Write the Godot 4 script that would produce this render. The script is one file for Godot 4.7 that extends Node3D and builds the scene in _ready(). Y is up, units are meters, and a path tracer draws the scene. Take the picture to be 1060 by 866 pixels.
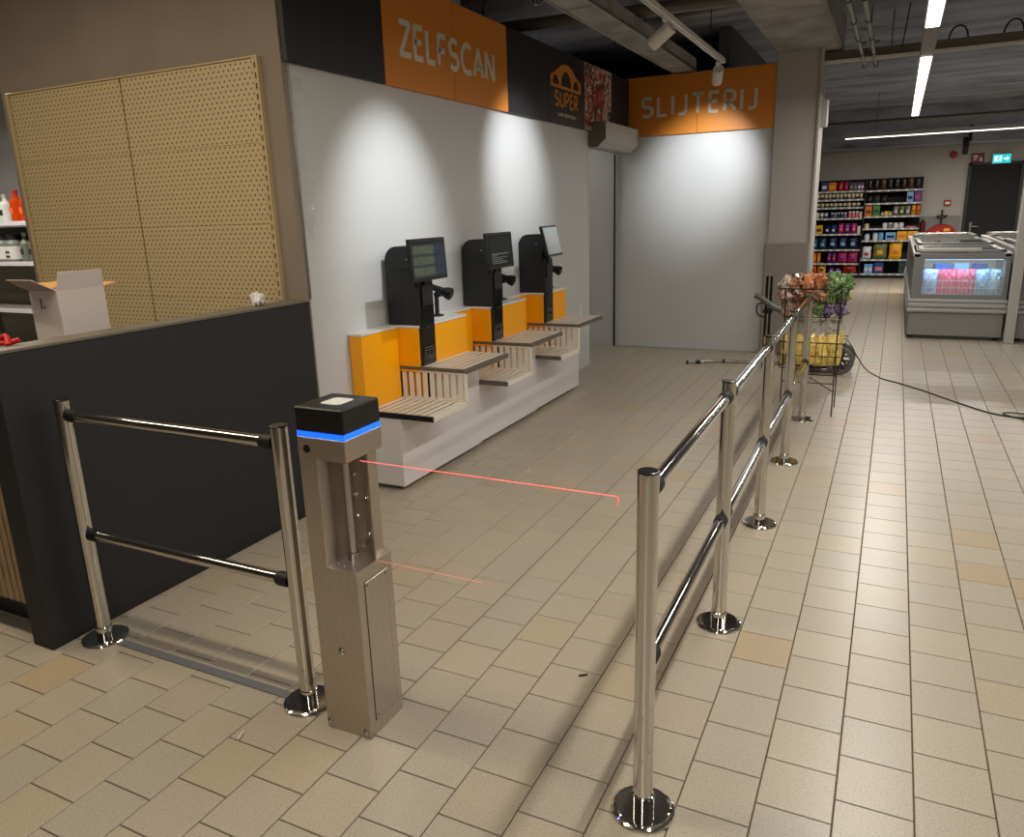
extends Node3D
# ---------------------------------------------------------------- mesh builder
class MB:
	var v := PackedVector3Array()
	var n := PackedVector3Array()
	var u := PackedVector2Array()
	func tri(a: Vector3, b: Vector3, c: Vector3, na: Vector3, nb: Vector3, nc: Vector3, ua := Vector2.ZERO, ub := Vector2.ZERO, uc := Vector2.ZERO) -> void:
		if (b - a).cross(c - a).dot(na + nb + nc) > 0.0:
			v.append_array([a, c, b]); n.append_array([na, nc, nb]); u.append_array([ua, uc, ub])
		else:
			v.append_array([a, b, c]); n.append_array([na, nb, nc]); u.append_array([ua, ub, uc])
	func quad(a: Vector3, b: Vector3, c: Vector3, d: Vector3, nn: Vector3) -> void:
		# uv: a=(0,1) b=(1,1) c=(1,0) d=(0,0)
		tri(a, b, c, nn, nn, nn, Vector2(0, 1), Vector2(1, 1), Vector2(1, 0))
		tri(a, c, d, nn, nn, nn, Vector2(0, 1), Vector2(1, 0), Vector2(0, 0))
	func quadn(a: Vector3, b: Vector3, c: Vector3, d: Vector3, out: Vector3) -> void:
		var nn := (b - a).cross(c - a)
		if nn.length() < 1e-12: nn = (c - a).cross(d - a)
		nn = nn.normalized()
		if nn.dot(out) < 0.0: nn = -nn
		quad(a, b, c, d, nn)
	func box(c: Vector3, s: Vector3, bev := 0.0, xf := Transform3D.IDENTITY) -> MB:
		var h := s * 0.5
		if bev <= 0.0:
			for ax in 3:
				for sg in [-1.0, 1.0]:
					var nn := Vector3.ZERO; nn[ax] = sg
					var a1 := (ax + 1) % 3; var a2 := (ax + 2) % 3
					var q: Array[Vector3] = []
					for k in [[-1, -1], [1, -1], [1, 1], [-1, 1]]:
						var p := Vector3.ZERO; p[ax] = sg * h[ax]; p[a1] = k[0] * h[a1]; p[a2] = k[1] * h[a2]
						q.append(xf * (c + p))
					quad(q[0], q[1], q[2], q[3], (xf.basis * nn).normalized())
			return self
		var g := Vector3(h.x - bev, h.y - bev, h.z - bev)
		for ax in 3:
			var a1 := (ax + 1) % 3; var a2 := (ax + 2) % 3
			for sg in [-1.0, 1.0]:
				var nn := Vector3.ZERO; nn[ax] = sg
				var q: Array[Vector3] = []
				for k in [[-1, -1], [1, -1], [1, 1], [-1, 1]]:
					var p := Vector3.ZERO; p[ax] = sg * h[ax]; p[a1] = k[0] * g[a1]; p[a2] = k[1] * g[a2]
					q.append(xf * (c + p))
				quad(q[0], q[1], q[2], q[3], (xf.basis * nn).normalized())
			for s1 in [-1.0, 1.0]:
				for s2 in [-1.0, 1.0]:
					var nn := Vector3.ZERO; nn[a1] = s1; nn[a2] = s2
					var q: Array[Vector3] = []
					for k in [[-1, 0], [1, 0], [1, 1], [-1, 1]]:
						var p := Vector3.ZERO; p[ax] = k[0] * g[ax]
						p[a1] = s1 * (h[a1] if k[1] == 0 else g[a1]); p[a2] = s2 * (g[a2] if k[1] == 0 else h[a2])
						q.append(xf * (c + p))
					quad(q[0], q[1], q[2], q[3], (xf.basis * nn).normalized())
		for sx in [-1.0, 1.0]:
			for sy in [-1.0, 1.0]:
				for sz in [-1.0, 1.0]:
					var nn := (xf.basis * Vector3(sx, sy, sz)).normalized()
					tri(xf * (c + Vector3(sx * h.x, sy * g.y, sz * g.z)), xf * (c + Vector3(sx * g.x, sy * h.y, sz * g.z)), xf * (c + Vector3(sx * g.x, sy * g.y, sz * h.z)), nn, nn, nn)
		return self
	func span(a: Vector3, b: Vector3, bev := 0.0) -> MB:
		return box((a + b) * 0.5, (b - a).abs(), bev)
	# tube through points with radii
	func tube(pts: Array, rad, seg := 12, caps := true) -> MB:
		var up := Vector3.UP
		var rings: Array = []
		var nrm: Array = []
		var prev := Vector3.ZERO
		for i in pts.size():
			var d: Vector3 = (pts[min(i + 1, pts.size() - 1)] - pts[max(i - 1, 0)]).normalized()
			var sx: Vector3
			if i == 0:
				sx = d.cross(up if absf(d.dot(up)) < 0.95 else Vector3.RIGHT).normalized()
			else:
				sx = (prev - d * prev.dot(d)).normalized()
			prev = sx
			var sy := sx.cross(d).normalized()
			var r: float = rad[i] if rad is Array else rad
			var ring: Array = []; var rn: Array = []
			for k in seg:
				var a := TAU * k / seg
				var o := sx * cos(a) + sy * sin(a)
				ring.append(pts[i] + o * r); rn.append(o)
			rings.append(ring); nrm.append(rn)
		for i in pts.size() - 1:
			for k in seg:
				var k2 := (k + 1) % seg
				tri(rings[i][k], rings[i][k2], rings[i + 1][k2], nrm[i][k], nrm[i][k2], nrm[i + 1][k2])
				tri(rings[i][k], rings[i + 1][k2], rings[i + 1][k], nrm[i][k], nrm[i + 1][k2], nrm[i + 1][k])
		if caps:
			for e in [0, pts.size() - 1]:
				var dn: Vector3 = (pts[0] - pts[1]).normalized() if e == 0 else (pts[e] - pts[e - 1]).normalized()
				for k in seg:
					tri(pts[e], rings[e][k], rings[e][(k + 1) % seg], dn, dn, dn)
		return self
	# lathe around an axis through o: profile of Vector2(radius, height), flat facets along the profile
	func lathe(o: Vector3, prof: Array, seg := 24, bs := Basis.IDENTITY) -> MB:
		for i in prof.size() - 1:
			var p: Vector2 = prof[i]; var q: Vector2 = prof[i + 1]
			var dn := Vector2(q.y - p.y, -(q.x - p.x)).normalized()
			for k in seg:
				var a := TAU * k / seg; var b := TAU * (k + 1) / seg
				var ea := Vector3(cos(a), 0, sin(a)); var eb := Vector3(cos(b), 0, sin(b))
				var P := [o + bs * (ea * p.x + Vector3.UP * p.y), o + bs * (eb * p.x + Vector3.UP * p.y), o + bs * (eb * q.x + Vector3.UP * q.y), o + bs * (ea * q.x + Vector3.UP * q.y)]
				var na: Vector3 = bs * (ea * dn.x + Vector3.UP * dn.y); var nb: Vector3 = bs * (eb * dn.x + Vector3.UP * dn.y)
				if p.x > 1e-6: tri(P[0], P[1], P[2], na, nb, nb)
				if q.x > 1e-6: tri(P[0], P[2], P[3], na, nb, na)
		return self
	# extruded polygon: outline in 2D, mapped by xf (x, y in plane, z = thickness from 0 to t)
	func prism(poly: PackedVector2Array, t: float, xf: Transform3D) -> MB:
		var idx := Geometry2D.triangulate_polygon(poly)
		for f in [0.0, t]:
			var nn := (xf.basis * Vector3(0, 0, -1 if f == 0.0 else 1)).normalized()
			for i in range(0, idx.size(), 3):
				var a := poly[idx[i]]; var b := poly[idx[i + 1]]; var c := poly[idx[i + 2]]
				tri(xf * Vector3(a.x, a.y, f), xf * Vector3(b.x, b.y, f), xf * Vector3(c.x, c.y, f), nn, nn, nn, a, b, c)
		var cw := 1.0 if Geometry2D.is_polygon_clockwise(poly) else -1.0
		for i in poly.size():
			var a := poly[i]; var b := poly[(i + 1) % poly.size()]
			var d := (b - a).normalized()
			var nn := (xf.basis * Vector3(-d.y, d.x, 0) * cw).normalized()
			quad(xf * Vector3(a.x, a.y, 0), xf * Vector3(b.x, b.y, 0), xf * Vector3(b.x, b.y, t), xf * Vector3(a.x, a.y, t), nn)
		return self
	# soft pillow bag: w (x), h (y), d (z); crimped top and bottom; optional crumple
	func bag(c: Vector3, s: Vector3, rng: RandomNumberGenerator, crumple := 0.0, bs := Basis.IDENTITY, nx := 7, ny := 9) -> MB:
		for side in [-1.0, 1.0]:
			var g: Array = []
			for j in ny + 1:
				var row: Array = []
				for i in nx + 1:
					var fx := float(i) / nx * 2 - 1; var fy := float(j) / ny * 2 - 1
					var bulge: float = pow(maxf(0.0, 1 - fx * fx), 0.55) * pow(maxf(0.0, 1 - pow(absf(fy), 3.0)), 0.8)
					var edge := i == 0 or i == nx or j == 0 or j == ny
					var p := Vector3(fx * s.x * 0.5 * (1 - 0.08 * (1 - absf(fy))), fy * s.y * 0.5, side * bulge * s.z * 0.5)
					if not edge: p += Vector3(rng.randf_range(-1, 1), rng.randf_range(-1, 1), rng.randf_range(-1, 1)) * crumple
					row.append(c + bs * p)
				g.append(row)
			for j in ny:
				for i in nx:
					quadn(g[j][i], g[j][i + 1], g[j + 1][i + 1], g[j + 1][i], bs * Vector3(0, 0, side))
		return self
	func mesh() -> ArrayMesh:
		var arr := []
		arr.resize(Mesh.ARRAY_MAX)
		arr[Mesh.ARRAY_VERTEX] = v; arr[Mesh.ARRAY_NORMAL] = n; arr[Mesh.ARRAY_TEX_UV] = u
		var m := ArrayMesh.new()
		m.add_surface_from_arrays(Mesh.PRIMITIVE_TRIANGLES, arr)
		return m

# ---------------------------------------------------------------- helpers
var taken := {}
var M := {}
var rng := RandomNumberGenerator.new()

func numbered(called: String) -> String:
	if not taken.has(called):
		taken[called] = 0
		return called
	taken[called] += 1
	return "%s_%03d" % [called, taken[called]]

func tag(o: Node, label: String, category: String, group := "") -> Node:
	o.set_meta("label", label); o.set_meta("category", category)
	if group: o.set_meta("group", group)
	return o

func part(called: String, b, mat: Material, parent: Node) -> MeshInstance3D:
	var o := MeshInstance3D.new()
	o.name = called
	o.mesh = b.mesh() if b is MB else b
	o.material_override = mat
	parent.add_child(o, true)
	return o

func solo(called: String, b, mat: Material, label: String, category: String, group := "") -> MeshInstance3D:
	var o := MeshInstance3D.new()
	o.name = numbered(called)
	o.mesh = b.mesh() if b is MB else b
	o.material_override = mat
	add_child(o)
	tag(o, label, category, group)
	return o

func thing(called: String, at: Vector3, label: String, category: String, group := "", turn := 0.0) -> Node3D:
	var o := Node3D.new()
	o.name = numbered(called)
	add_child(o)
	o.position = at; o.rotation.y = turn
	tag(o, label, category, group)
	return o

func struct(called: String, b, mat: Material) -> MeshInstance3D:
	var o := MeshInstance3D.new()
	o.name = called
	o.mesh = b.mesh() if b is MB else b
	o.material_override = mat
	add_child(o, true)
	o.set_meta("kind", "structure")
	return o

func mat(c: Color, rough := 0.6, metal := 0.0) -> StandardMaterial3D:
	var m := StandardMaterial3D.new()
	m.albedo_color = c; m.roughness = rough; m.metallic = metal
	return m

func glow(c: Color, e: float) -> StandardMaterial3D:
	var m := mat(c, 0.5)
	m.emission_enabled = true; m.emission = c; m.emission_energy_multiplier = e
	return m

func noise_tex(freq: float, ramp: Array, size := 512, sd := 1, oct := 4, kind := FastNoiseLite.TYPE_SIMPLEX_SMOOTH) -> ImageTexture:
	var f := FastNoiseLite.new()
	f.seed = sd; f.frequency = freq; f.noise_type = kind
	f.fractal_octaves = oct
	var src := f.get_seamless_image(size, size)
	var g := Gradient.new()
	var offs := PackedFloat32Array(); var cols := PackedColorArray()
	for r in ramp:
		offs.append(r[0]); cols.append(r[1])
	g.offsets = offs; g.colors = cols
	var im := Image.create(size, size, true, Image.FORMAT_RGB8)
	for y in size:
		for x in size:
			im.set_pixel(x, y, g.sample(src.get_pixel(x, y).r))
	im.generate_mipmaps()
	return ImageTexture.create_from_image(im)

func tri_mat(tex: Texture2D, scale: float, rough := 0.7, world := true, metal := 0.0, tint := Color.WHITE) -> StandardMaterial3D:
	var m := mat(tint, rough, metal)
	m.albedo_texture = tex
	m.uv1_triplanar = true
	m.uv1_world_triplanar = world
	m.uv1_scale = Vector3.ONE * scale
	return m

func bez(a: Vector3, b: Vector3, c: Vector3, d: Vector3, k := 12) -> Array:
	var out := []
	for i in k + 1: out.append(a.bezier_interpolate(b, c, d, float(i) / k))
	return out

func spline(pts: Array, k := 6) -> Array:
	var out := []
	for i in pts.size() - 1:
		var p0: Vector3 = pts[max(i - 1, 0)]; var p3: Vector3 = pts[min(i + 2, pts.size() - 1)]
		for j in k: out.append(pts[i].cubic_interpolate(pts[i + 1], p0, p3, float(j) / k))
	out.append(pts[-1])
	return out

func arc(c: Vector2, r: Vector2, d0: float, d1: float, k := 9) -> PackedVector2Array:
	var out := PackedVector2Array()
	for i in k + 1:
		var t := deg_to_rad(lerpf(d0, d1, float(i) / k))
		out.append(c + Vector2(cos(t) * r.x, sin(t) * r.y))
	return out

func pv(a: Array) -> PackedVector2Array:
	var out := PackedVector2Array()
	for i in range(0, a.size(), 2): out.append(Vector2(a[i], a[i + 1]))
	return out

# strokes of a rounded capital in a box 1 high: [width, strokes]
func glyph(ch: String) -> Array:
	match ch:
		"Z": return [0.52, [pv([0, 1, 0.52, 1, 0, 0, 0.54, 0])]]
		"E": return [0.42, [pv([0.42, 1, 0, 1, 0, 0, 0.42, 0]), pv([0, 0.52, 0.36, 0.52])]]
		"L": return [0.42, [pv([0, 1, 0, 0, 0.42, 0])]]
		"F": return [0.42, [pv([0, 0, 0, 1, 0.42, 1]), pv([0, 0.5, 0.36, 0.5])]]
		"S":
			var p := arc(Vector2(0.24, 0.745), Vector2(0.24, 0.255), 35, 262)
			p.append_array(arc(Vector2(0.24, 0.255), Vector2(0.26, 0.255), 78, -145))
			return [0.5, [p]]
		"C": return [0.55, [arc(Vector2(0.38, 0.5), Vector2(0.38, 0.5), 55, 305, 14)]]
		"A": return [0.62, [pv([0, 0, 0.31, 1, 0.62, 0]), pv([0.11, 0.30, 0.51, 0.30])]]
		"N": return [0.56, [pv([0, 0, 0, 1, 0.56, 0, 0.56, 1])]]
		"I": return [0.02, [pv([0.01, 0, 0.01, 1])]]
		"J":
			var q := pv([0.34, 1, 0.34, 0.22])
			q.append_array(arc(Vector2(0.14, 0.2), Vector2(0.2, 0.2), -10, -130, 7))
			return [0.36, [q]]
		"T": return [0.54, [pv([0, 1, 0.54, 1]), pv([0.27, 1, 0.27, 0])]]
		"U":
			var u := pv([0, 1, 0, 0.3])
			u.append_array(arc(Vector2(0.27, 0.29), Vector2(0.27, 0.29), 190, 350, 10))
			u.append_array(pv([0.54, 0.3, 0.54, 1]))
			return [0.54, [u]]
		"D":
			var d := pv([0, 1, 0.18, 1])
			d.append_array(arc(Vector2(0.18, 0.5), Vector2(0.36, 0.5), 85, -85, 10)); d.append_array(pv([0.18, 0, 0, 0]))
			return [0.54, [pv([0, 0, 0, 1]), d]]
		"P", "R":
			var b := pv([0, 1, 0.22, 1])
			b.append_array(arc(Vector2(0.22, 0.72), Vector2(0.25, 0.28), 80, -80, 8)); b.append_array(pv([0.22, 0.44, 0, 0.44]))
			var st := [pv([0, 0, 0, 1]), b]
			if ch == "R": st.append(pv([0.2, 0.44, 0.5, 0]))
			return [0.48, st]
		"-": return [0.2, [pv([0, 0.5, 0.2, 0.5])]]
	return [0.22, []]

func area(at: Vector3, size: Vector2, energy: float, col: Color, parent: Node, rot := Vector3(-90, 0, 0)) -> AreaLight3D:
	var l := AreaLight3D.new()
	l.area_size = size; l.light_energy = energy; l.light_color = col
	l.area_range = 30.0
	l.shadow_enabled = true
	parent.add_child(l)
	l.position = at; l.rotation_degrees = rot
	return l

# ================================================================ scene
func _ready() -> void:
	rng.seed = 7
	# ---- camera
	var cam := Camera3D.new()
	cam.name = "camera"
	add_child(cam)
	cam.position = Vector3(0, 1.6, 0)
	cam.rotation_degrees = Vector3(-15.063, 26.523, -1.796)
	cam.fov = 57.632
	cam.near = 0.05; cam.far = 100.0
	cam.current = true
	# ---- environment
	var we := WorldEnvironment.new()
	we.name = "environment"
	var env := Environment.new()
	env.background_mode = Environment.BG_COLOR
	env.background_color = Color(0.02, 0.02, 0.022)
	env.tonemap_mode = Environment.TONE_MAPPER_LINEAR
	env.tonemap_exposure = 1.12
	env.sdfgi_enabled = true; env.ssao_enabled = true; env.ssil_enabled = true
	we.environment = env
	add_child(we)
	# ---- large lights: the linear LED lines under the ceiling
	var LED := Color(1.0, 0.978, 0.94)
	materials()
	light_line(Vector3(0.1, 2.7, -9.8), 4.76, true, 6.6, LED, "white linear LED luminaire over the aisle running towards the back shelves", 1.25)
	light_line(Vector3(0.1, 2.7, -3.8), 4.76, true, 7.0, LED, "white linear LED luminaire above the chrome barrier rails")
	light_line(Vector3(0.1, 2.7, 2.2), 4.76, true, 7.0, LED, "white linear LED luminaire over the entrance floor")
	light_line(Vector3(1.5, 2.7, -15.6), 4.9, false, 17.0, LED, "thin white linear LED luminaire crossing in front of the back wall")
	light_line(Vector3(-3.0, 3.2, -1.40), 4.6, false, 7.0, Color(1.0, 0.93, 0.82), "warm linear LED luminaire above the entrance gate")
	light_line(Vector3(4.0, 2.7, -4.0), 7.0, true, 10.0, LED, "long linear LED luminaire added out of view to light the right part of the shop")  # unseen lamp line, added as fill for the right side
	light_line(Vector3(-6.6, 2.7, -3.3), 2.4, false, 5.0, LED, "short linear LED luminaire in front of the liquor shelf")
	light_line(Vector3(-3.95, 2.7, -8.15), 0.9, false, 0.5, LED, "short linear LED luminaire inside the passage behind the roller shutter")
	spots()
	structure()
	ceiling_things()
	signs()
	service_desk()
	checkouts()
	barriers()
	gate()
	litter()
	shutter()
	candy_rack()
	vacuum()
	freezer()
	back_wall()
	back_shelf()
	liquor_shelf()

func materials() -> void:
	var speck := noise_tex(0.09, [[0.0, Color(0.52, 0.47, 0.41)], [0.17, Color(0.76, 0.72, 0.67)], [0.28, Color(0.94, 0.93, 0.91)], [0.5, Color(0.97, 0.965, 0.955)], [1.0, Color(1, 1, 1)]], 512, 3, 5)
	M.tiles = []
	for c in [Color(0.680, 0.641, 0.580), Color(0.672, 0.632, 0.568), Color(0.688, 0.647, 0.580), Color(0.672, 0.636, 0.582), Color(0.688, 0.638, 0.555), Color(0.684, 0.616, 0.516)]:
		var m := tri_mat(speck, 3.1, 0.31, true, 0.0, c)
		M.tiles.append(m)
	M.tile_multi = tri_mat(speck, 3.1, 0.31)
	M.tile_multi.vertex_color_use_as_albedo = true
	M.grout = mat(Color(0.34, 0.29, 0.24), 0.95)
	M.white_wall = mat(Color(0.755, 0.755, 0.75), 0.55)
	var taupe := noise_tex(0.01, [[0.0, Color(0.52, 0.47, 0.42)], [1.0, Color(0.56, 0.51, 0.46)]], 256, 5)
	M.taupe = tri_mat(taupe, 0.6, 0.8)
	M.black_wall = mat(Color(0.098, 0.098, 0.115), 0.6)
	M.wall_top = mat(Color(0.42, 0.39, 0.34), 0.55)
	M.grey_wall = mat(Color(0.66, 0.64, 0.61), 0.75)
	M.wainscot = mat(Color(0.53, 0.50, 0.47), 0.65)
	M.wainscot2 = mat(Color(0.50, 0.49, 0.47), 0.65)
	M.dark_wall = mat(Color(0.30, 0.30, 0.31), 0.8)
	var conc := noise_tex(0.012, [[0.0, Color(0.30, 0.30, 0.33)], [0.3, Color(0.52, 0.53, 0.57)], [0.6, Color(0.59, 0.60, 0.645)], [1.0, Color(0.66, 0.67, 0.71)]], 512, 9, 5)
	M.concrete = tri_mat(conc, 0.45, 0.9)
	M.concrete.uv1_scale = Vector3(0.10, 0.3, 0.28)
	var conc2 := noise_tex(0.01, [[0.0, Color(0.46, 0.45, 0.43)], [0.5, Color(0.56, 0.55, 0.53)], [1.0, Color(0.63, 0.62, 0.60)]], 512, 12, 5)
	M.beam = tri_mat(conc2, 0.35, 0.9)
	M.chrome = mat(Color(0.80, 0.79, 0.77), 0.07, 1.0)
	M.chrome_soft = mat(Color(0.72, 0.70, 0.68), 0.22, 1.0)
	var brush := noise_tex(0.03, [[0.0, Color(0.72, 0.68, 0.64)], [1.0, Color(0.79, 0.76, 0.72)]], 256, 21, 3)
	M.steel = tri_mat(brush, 1.0, 0.34, true, 1.0)
	M.steel.uv1_scale = Vector3(30, 1.2, 30)
	M.black = mat(Color(0.045, 0.045, 0.05), 0.45)
	M.black_gloss = mat(Color(0.02, 0.02, 0.024), 0.12)
	M.black_metal = mat(Color(0.082, 0.087, 0.102), 0.42)
	M.rubber = mat(Color(0.03, 0.03, 0.03), 0.6)
	M.white_paint = mat(Color(0.84, 0.83, 0.81), 0.35)
	M.white_lam = mat(Color(0.84, 0.82, 0.81), 0.2)
	M.slat = mat(Color(0.87, 0.84, 0.79), 0.35)
	M.yellow = mat(Color(0.97, 0.655, 0.01), 0.35)
	M.edge_grey = mat(Color(0.38, 0.35, 0.32), 0.4)
	M.orange = mat(Color(0.82, 0.50, 0.14), 0.5)
	M.sign_black = mat(Color(0.125, 0.12, 0.135), 0.55)
	M.letter = mat(Color(0.83, 0.79, 0.72), 0.5)
	M.letter_orange = mat(Color(0.84, 0.52, 0.16), 0.5)
	M.alu = mat(Color(0.62, 0.61, 0.59), 0.35, 1.0)
	M.grey_paint = mat(Color(0.52, 0.51, 0.50), 0.5)
	M.light_grey = mat(Color(0.66, 0.65, 0.63), 0.5)
	M.glass = mat(Color(0.80, 0.88, 0.90, 0.12), 0.03)
	M.glass.transparency = BaseMaterial3D.TRANSPARENCY_ALPHA
	M.led = glow(Color(1.0, 0.98, 0.92), 2.4)
	M.wire = mat(Color(0.25, 0.23, 0.21), 0.4, 1.0)
	M.strip = mat(Color(0.40, 0.40, 0.41), 0.5)
	M.cable = mat(Color(0.035, 0.033, 0.032), 0.6)

func light_line(at: Vector3, length: float, along_z: bool, energy: float, col: Color, label: String, tail := 0.0) -> void:
	var t := thing("linear_light", at, label, "light", "linear LED luminaires")
	if not along_z: t.rotation_degrees.y = 90
	part("housing", MB.new().box(Vector3(0, 0.045, 0), Vector3(0.10, 0.07, length + 0.02), 0.006), M.light_grey, t)
	part("diffuser", MB.new().box(Vector3(0, 0.006, 0), Vector3(0.084, 0.012, length), 0.004), M.led, t)
	for s in [-1, 1]:
		part("suspension_wire", MB.new().tube([Vector3(0, 0.08, s * length * 0.4), Vector3(0, 3.44 - at.y, s * length * 0.4)], 0.003, 6), M.wire, t)
	if tail > 0.0: part("connector", MB.new().box(Vector3(0, 0.045, length * 0.5 + tail * 0.5), Vector3(0.098, 0.068, tail - 0.02), 0.006), M.edge_grey, t)
	area(Vector3(0, -0.006, 0), Vector2(0.08, length), energy, col, t)

func spots() -> void:
	# track along the checkout wall
	var tr := thing("light_track", Vector3(-1.53, 2.85, -5.0), "white lighting track under the ceiling carrying the spotlights", "light track")
	part("rail", MB.new().box(Vector3(0, 0.02, 0), Vector3(0.045, 0.04, 5.1), 0.004), M.white_paint, tr)
	part("groove", MB.new().box(Vector3(0, -0.002, 0), Vector3(0.016, 0.006, 5.06)), M.light_grey, tr)
	for z in [-2.0, 0.0, 2.0]:
		part("hanger", MB.new().tube([Vector3(0, 0.04, z), Vector3(0, 0.6, z)], 0.004, 6), M.wire, tr)
	spot(Vector3(-1.53, 2.85, -5.62), Vector3(-2.85, 1.95, -5.93), 27.5, 2.9, "white adjustable spotlight on the track turned towards the checkout wall")
	spot(Vector3(-1.53, 2.85, -4.0), Vector3(-2.85, 1.55, -4.12), 27.0, 2.9, "white adjustable spotlight on the track aimed at the first checkout terminal")
	spot(Vector3(-1.56, 2.85, -7.50), Vector3(-1.95, 2.0, -8.85), 29.0, 3.1, "white cylindrical spotlight at the end of the track facing the grey end wall")

func spot(mount: Vector3, aim: Vector3, ang: float, energy: float, label: String) -> void:
	var t := thing("spotlight", mount, label, "spotlight", "track spotlights")
	part("adapter", MB.new().box(Vector3(0, -0.012, 0), Vector3(0.03, 0.03, 0.12), 0.004), M.white_paint, t)
	var pivot := Vector3(0, -0.075, 0)
	part("stem", MB.new().tube([Vector3(0, -0.02, 0), pivot], 0.012, 10), M.white_paint, t)
	var d := (aim - (mount + pivot)).normalized()
	var back := pivot - d * 0.045; var front := pivot + d * 0.135
	part("can", MB.new().tube([back, back + d * 0.006, front - d * 0.002, front], [0.042, 0.047, 0.047, 0.045], 24, false).tube([back, back + d * 0.004], 0.042, 24), M.white_paint, t)
	part("reflector", MB.new().tube([front, front - d * 0.04], [0.044, 0.02], 20, false), M.chrome_soft, t)
	part("lens", MB.new().tube([front - d * 0.042, front - d * 0.036], 0.03, 20), M.led, t)
	var l := SpotLight3D.new()
	l.spot_angle = ang; l.light_energy = energy; l.light_color = Color(0.965, 0.985, 1.0)
	l.light_size = 0.02; l.spot_range = 30; l.spot_attenuation = 2.0
	l.spot_angle_attenuation = 1.2
	l.shadow_enabled = true
	t.add_child(l)
	l.position = front + d * 0.004
	l.look_at_from_position(t.position + l.position, aim, Vector3.UP if absf(d.y) < 0.98 else Vector3.RIGHT)

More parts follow.
